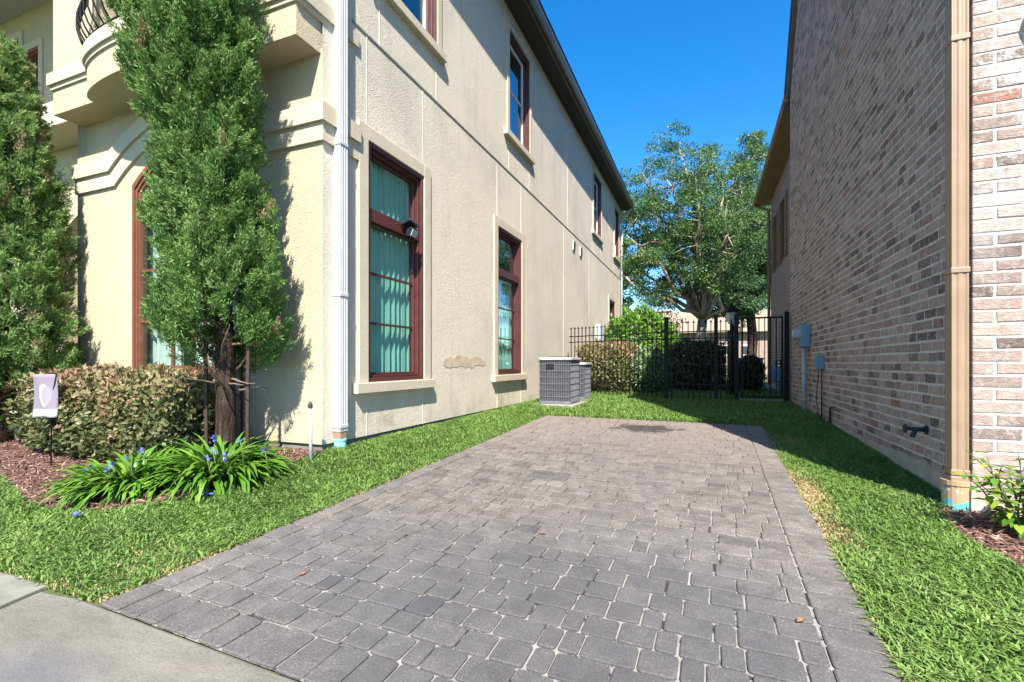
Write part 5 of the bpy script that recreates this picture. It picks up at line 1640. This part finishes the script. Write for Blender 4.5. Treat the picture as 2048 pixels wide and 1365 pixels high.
# big broad-leaved trees
def broad_tree(label, base, fork, seed, mat, targets, n_leaf, leaf, trunk_r, bark, crown_spread=1.0):
    random.seed(seed)
    root = thing('broadleaf_tree', label, 'tree', base, 'trees behind the alley')
    B = Vector(base); Fk = Vector(fork)
    q = MB(); mid = B.lerp(Fk, .5) + Vector((random.gauss(0,.1),0,0))
    q.tube([B-Vector((0,0,.2)), B+Vector((0,0,.15)), mid, Fk], [trunk_r*1.45, trunk_r*1.1, trunk_r*.92, trunk_r*.8], 12)
    q.build('trunk', bark, root, smooth=True)
    clumps = []
    lim = MB()
    for (tx, ty, tz_, rr) in targets:
        T = Vector((tx,ty,tz_)); p = Fk.copy(); pts = [p.copy()]; n = 7
        for k in range(1, n+1):
            q_ = k/n
            w = Fk.lerp(T, q_); w.z += .12*(T-Fk).length*math.sin(q_*math.pi)*(.3 if T.z > Fk.z+2 else -.1)
            pts.append(w + Vector((random.gauss(0,.18),random.gauss(0,.18),random.gauss(0,.12))))
        lim.tube(pts, [trunk_r*.36*(1-.85*k/n) + .018 for k in range(n+1)], 7)
        for k in range(3, n+1):
            for j in range(3):
                d = Vector((random.gauss(0,1),random.gauss(0,1),random.gauss(.3,.7))).normalized()
                L = rr*random.uniform(.5,1.0); e = pts[k] + d*L
                lim.tube([pts[k], pts[k].lerp(e,.5)+Vector((random.gauss(0,.1),random.gauss(0,.1),.08)), e], [.05*(1.2-k/n)+.012,.022,.008], 5)
                for m_ in range(2):
                    clumps.append((e + Vector((random.gauss(0,.35),random.gauss(0,.35),random.gauss(0,.25)))*rr, rr*random.uniform(.22,.42)))
    lim.build('limbs', bark, root, smooth=True)
    per = n_leaf // len(clumps)
    P = []; T_ = []; D = []
    for (c, r) in clumps:
        d = unit(rng.normal(size=(per,3))); k = rng.random(per)**.45
        P.append(np.array(c) + d*np.array([r*1.25, r*1.25, r*.62])*k[:,None]); D.append(d + np.array([0,0,-.25]))
        T_.append(np.clip(.15 + .35*random.random() + .5*rng.random(per), 0, 1))
    P = np.concatenate(P); D = np.concatenate(D) + rng.normal(size=P.shape)*.6; m_ = len(P)
    faces_mesh('crown', leaves(P, D, leaf*(.6+.8*rng.random(m_)), leaf*.5, None, .15), 4, np.concatenate(T_), mat, root)
    return root
def at(u_, v_, Y_):
    p = onY(u_, v_, Y_); return p
b_ = at(1400, 690, 22.0); f_ = at(1405, 640, 22.0)
tg = []
for (u_, v_, dy, rr) in ((1260,470,-.6,1.1),(1290,400,0,1.2),(1275,345,.5,1.1),(1330,350,-.5,1.2),(1360,300,.3,.9),(1390,360,-1,1.2),(1420,330,1,1.1),(1400,440,-1.8,1.2),(1450,400,-.8,1.3),(1470,330,.4,1.1),(1500,400,0,1.3),(1450,480,-1.6,1.2),(1270,560,-.5,1.0),(1500,300,.6,.8),(1235,430,.8,1.1),(1210,380,1.5,1.2),(1255,515,.7,.9)):
    p = at(u_, v_, 22.0+dy*1.6); tg.append((p.x,p.y,p.z,rr))
broad_tree('large spreading tree with pale forked limbs behind the fence', (b_.x,22.0,.38), f_, 41, M['oak'], tg, 84000, .095, .24, M['oak_bark'])
b_ = at(1500, 690, 26.5); f_ = at(1498, 600, 26.5); tg = []
for (u_, v_, dy, rr) in ((1450,540,0,1.3),(1480,480,-.6,1.4),(1520,520,.3,1.4),(1540,440,0,1.4),(1500,600,-.8,1.3),(1540,590,.4,1.3),(1480,410,.6,1.4),(1530,360,0,1.4),(1510,300,.5,1.0),(1470,600,-.6,1.1),(1560,500,.5,1.4),(1440,600,.8,1.1),(1580,420,.5,1.5)):
    p = at(u_, v_, 26.5+dy*1.6); tg.append((p.x,p.y,p.z,rr))
broad_tree('dark dense tree at right behind the brick wing', (b_.x,26.5,.38), f_, 43, M['oak_dark'], tg, 86000, .11, .24, M['bark'])
b_ = at(1235, 690, 30); f_ = at(1235, 600, 30); tg = []
for (u_, v_, dy, rr) in ((1205,560,0,1.2),(1200,480,0,1.4),(1170,420,.5,1.7),(1225,640,.5,.9)):
    p = at(u_, v_, 30+dy*1.6); tg.append((p.x,p.y,p.z,rr))
broad_tree('tree partly hidden behind the rear corner of the cream house', (b_.x,30,.38), f_, 47, M['oak'], tg, 22000, .2, .28, M['bark'])

# neighbouring houses far behind
fh = thing('far_house', 'low pinkish brick house far behind the fence and trees', 'house', (1, 40, .38))
YH = 38.0
def hb_(u0, u1, vt, vb, Y_): 
    a = onY(u0, vt, Y_); c = onY(u1, vb, Y_); return a.x, c.x, c.z, a.z
x0, x1, z0, z1 = hb_(1300, 1575, 668, 755, YH)
MB().box(x0, x1, YH, YH+9, 0, z1).build('wall', M['pink_wall'], fh)
MB().prism([(YH-.5,z1-.02),(YH+4.5,z1+2.0),(YH+9.5,z1-.02)], lambda y,z: (x0-.4,y,z), lambda y,z: (x1+.4,y,z)).build('roof', M['tan_roof'], fh)
for u0, u1 in ((1350,1375),(1440,1462),(1482,1500)):
    a, c, d, e = hb_(u0, u1, 690, 712, YH); w = MB().box(a, c, YH-.06, YH+.02, d, e).build('window', M['white_paint'], fh)
    MB().box(a+.12, c-.12, YH-.07, YH-.061, d+.1, e-.1).build('pane', M['ac_dark'], w)
fh = thing('far_house', 'tall tan-roofed house far behind, left of the tree trunk', 'house', (-4, 55, .38))
YH = 54.0
x0, x1, z0, z1 = hb_(1268, 1336, 626, 760, YH)
MB().box(x0, x1, YH, YH+8, 0, z1).build('wall', M['pink_wall'], fh)
MB().box(x0-.3, x1+.3, YH-.3, YH+8.3, z1+.001, z1+.25).build('cornice', M['white_paint'], fh)
x0, x1, z0, z1 = hb_(1337, 1400, 668, 760, YH+3)
MB().box(x0, x1, YH+3, YH+9, 0, z1).build('wing_wall', M['pink_wall'], fh)
a = onY(1372, 628, YH+3).z
MB().prism([(x0-.4,z1),((x0+x1)/2+.4,a),(x1+.4,z1)], lambda x,z: (x,YH+2.6,z), lambda x,z: (x,YH+9.3,z)).build('wing_roof', M['tan_roof'], fh)
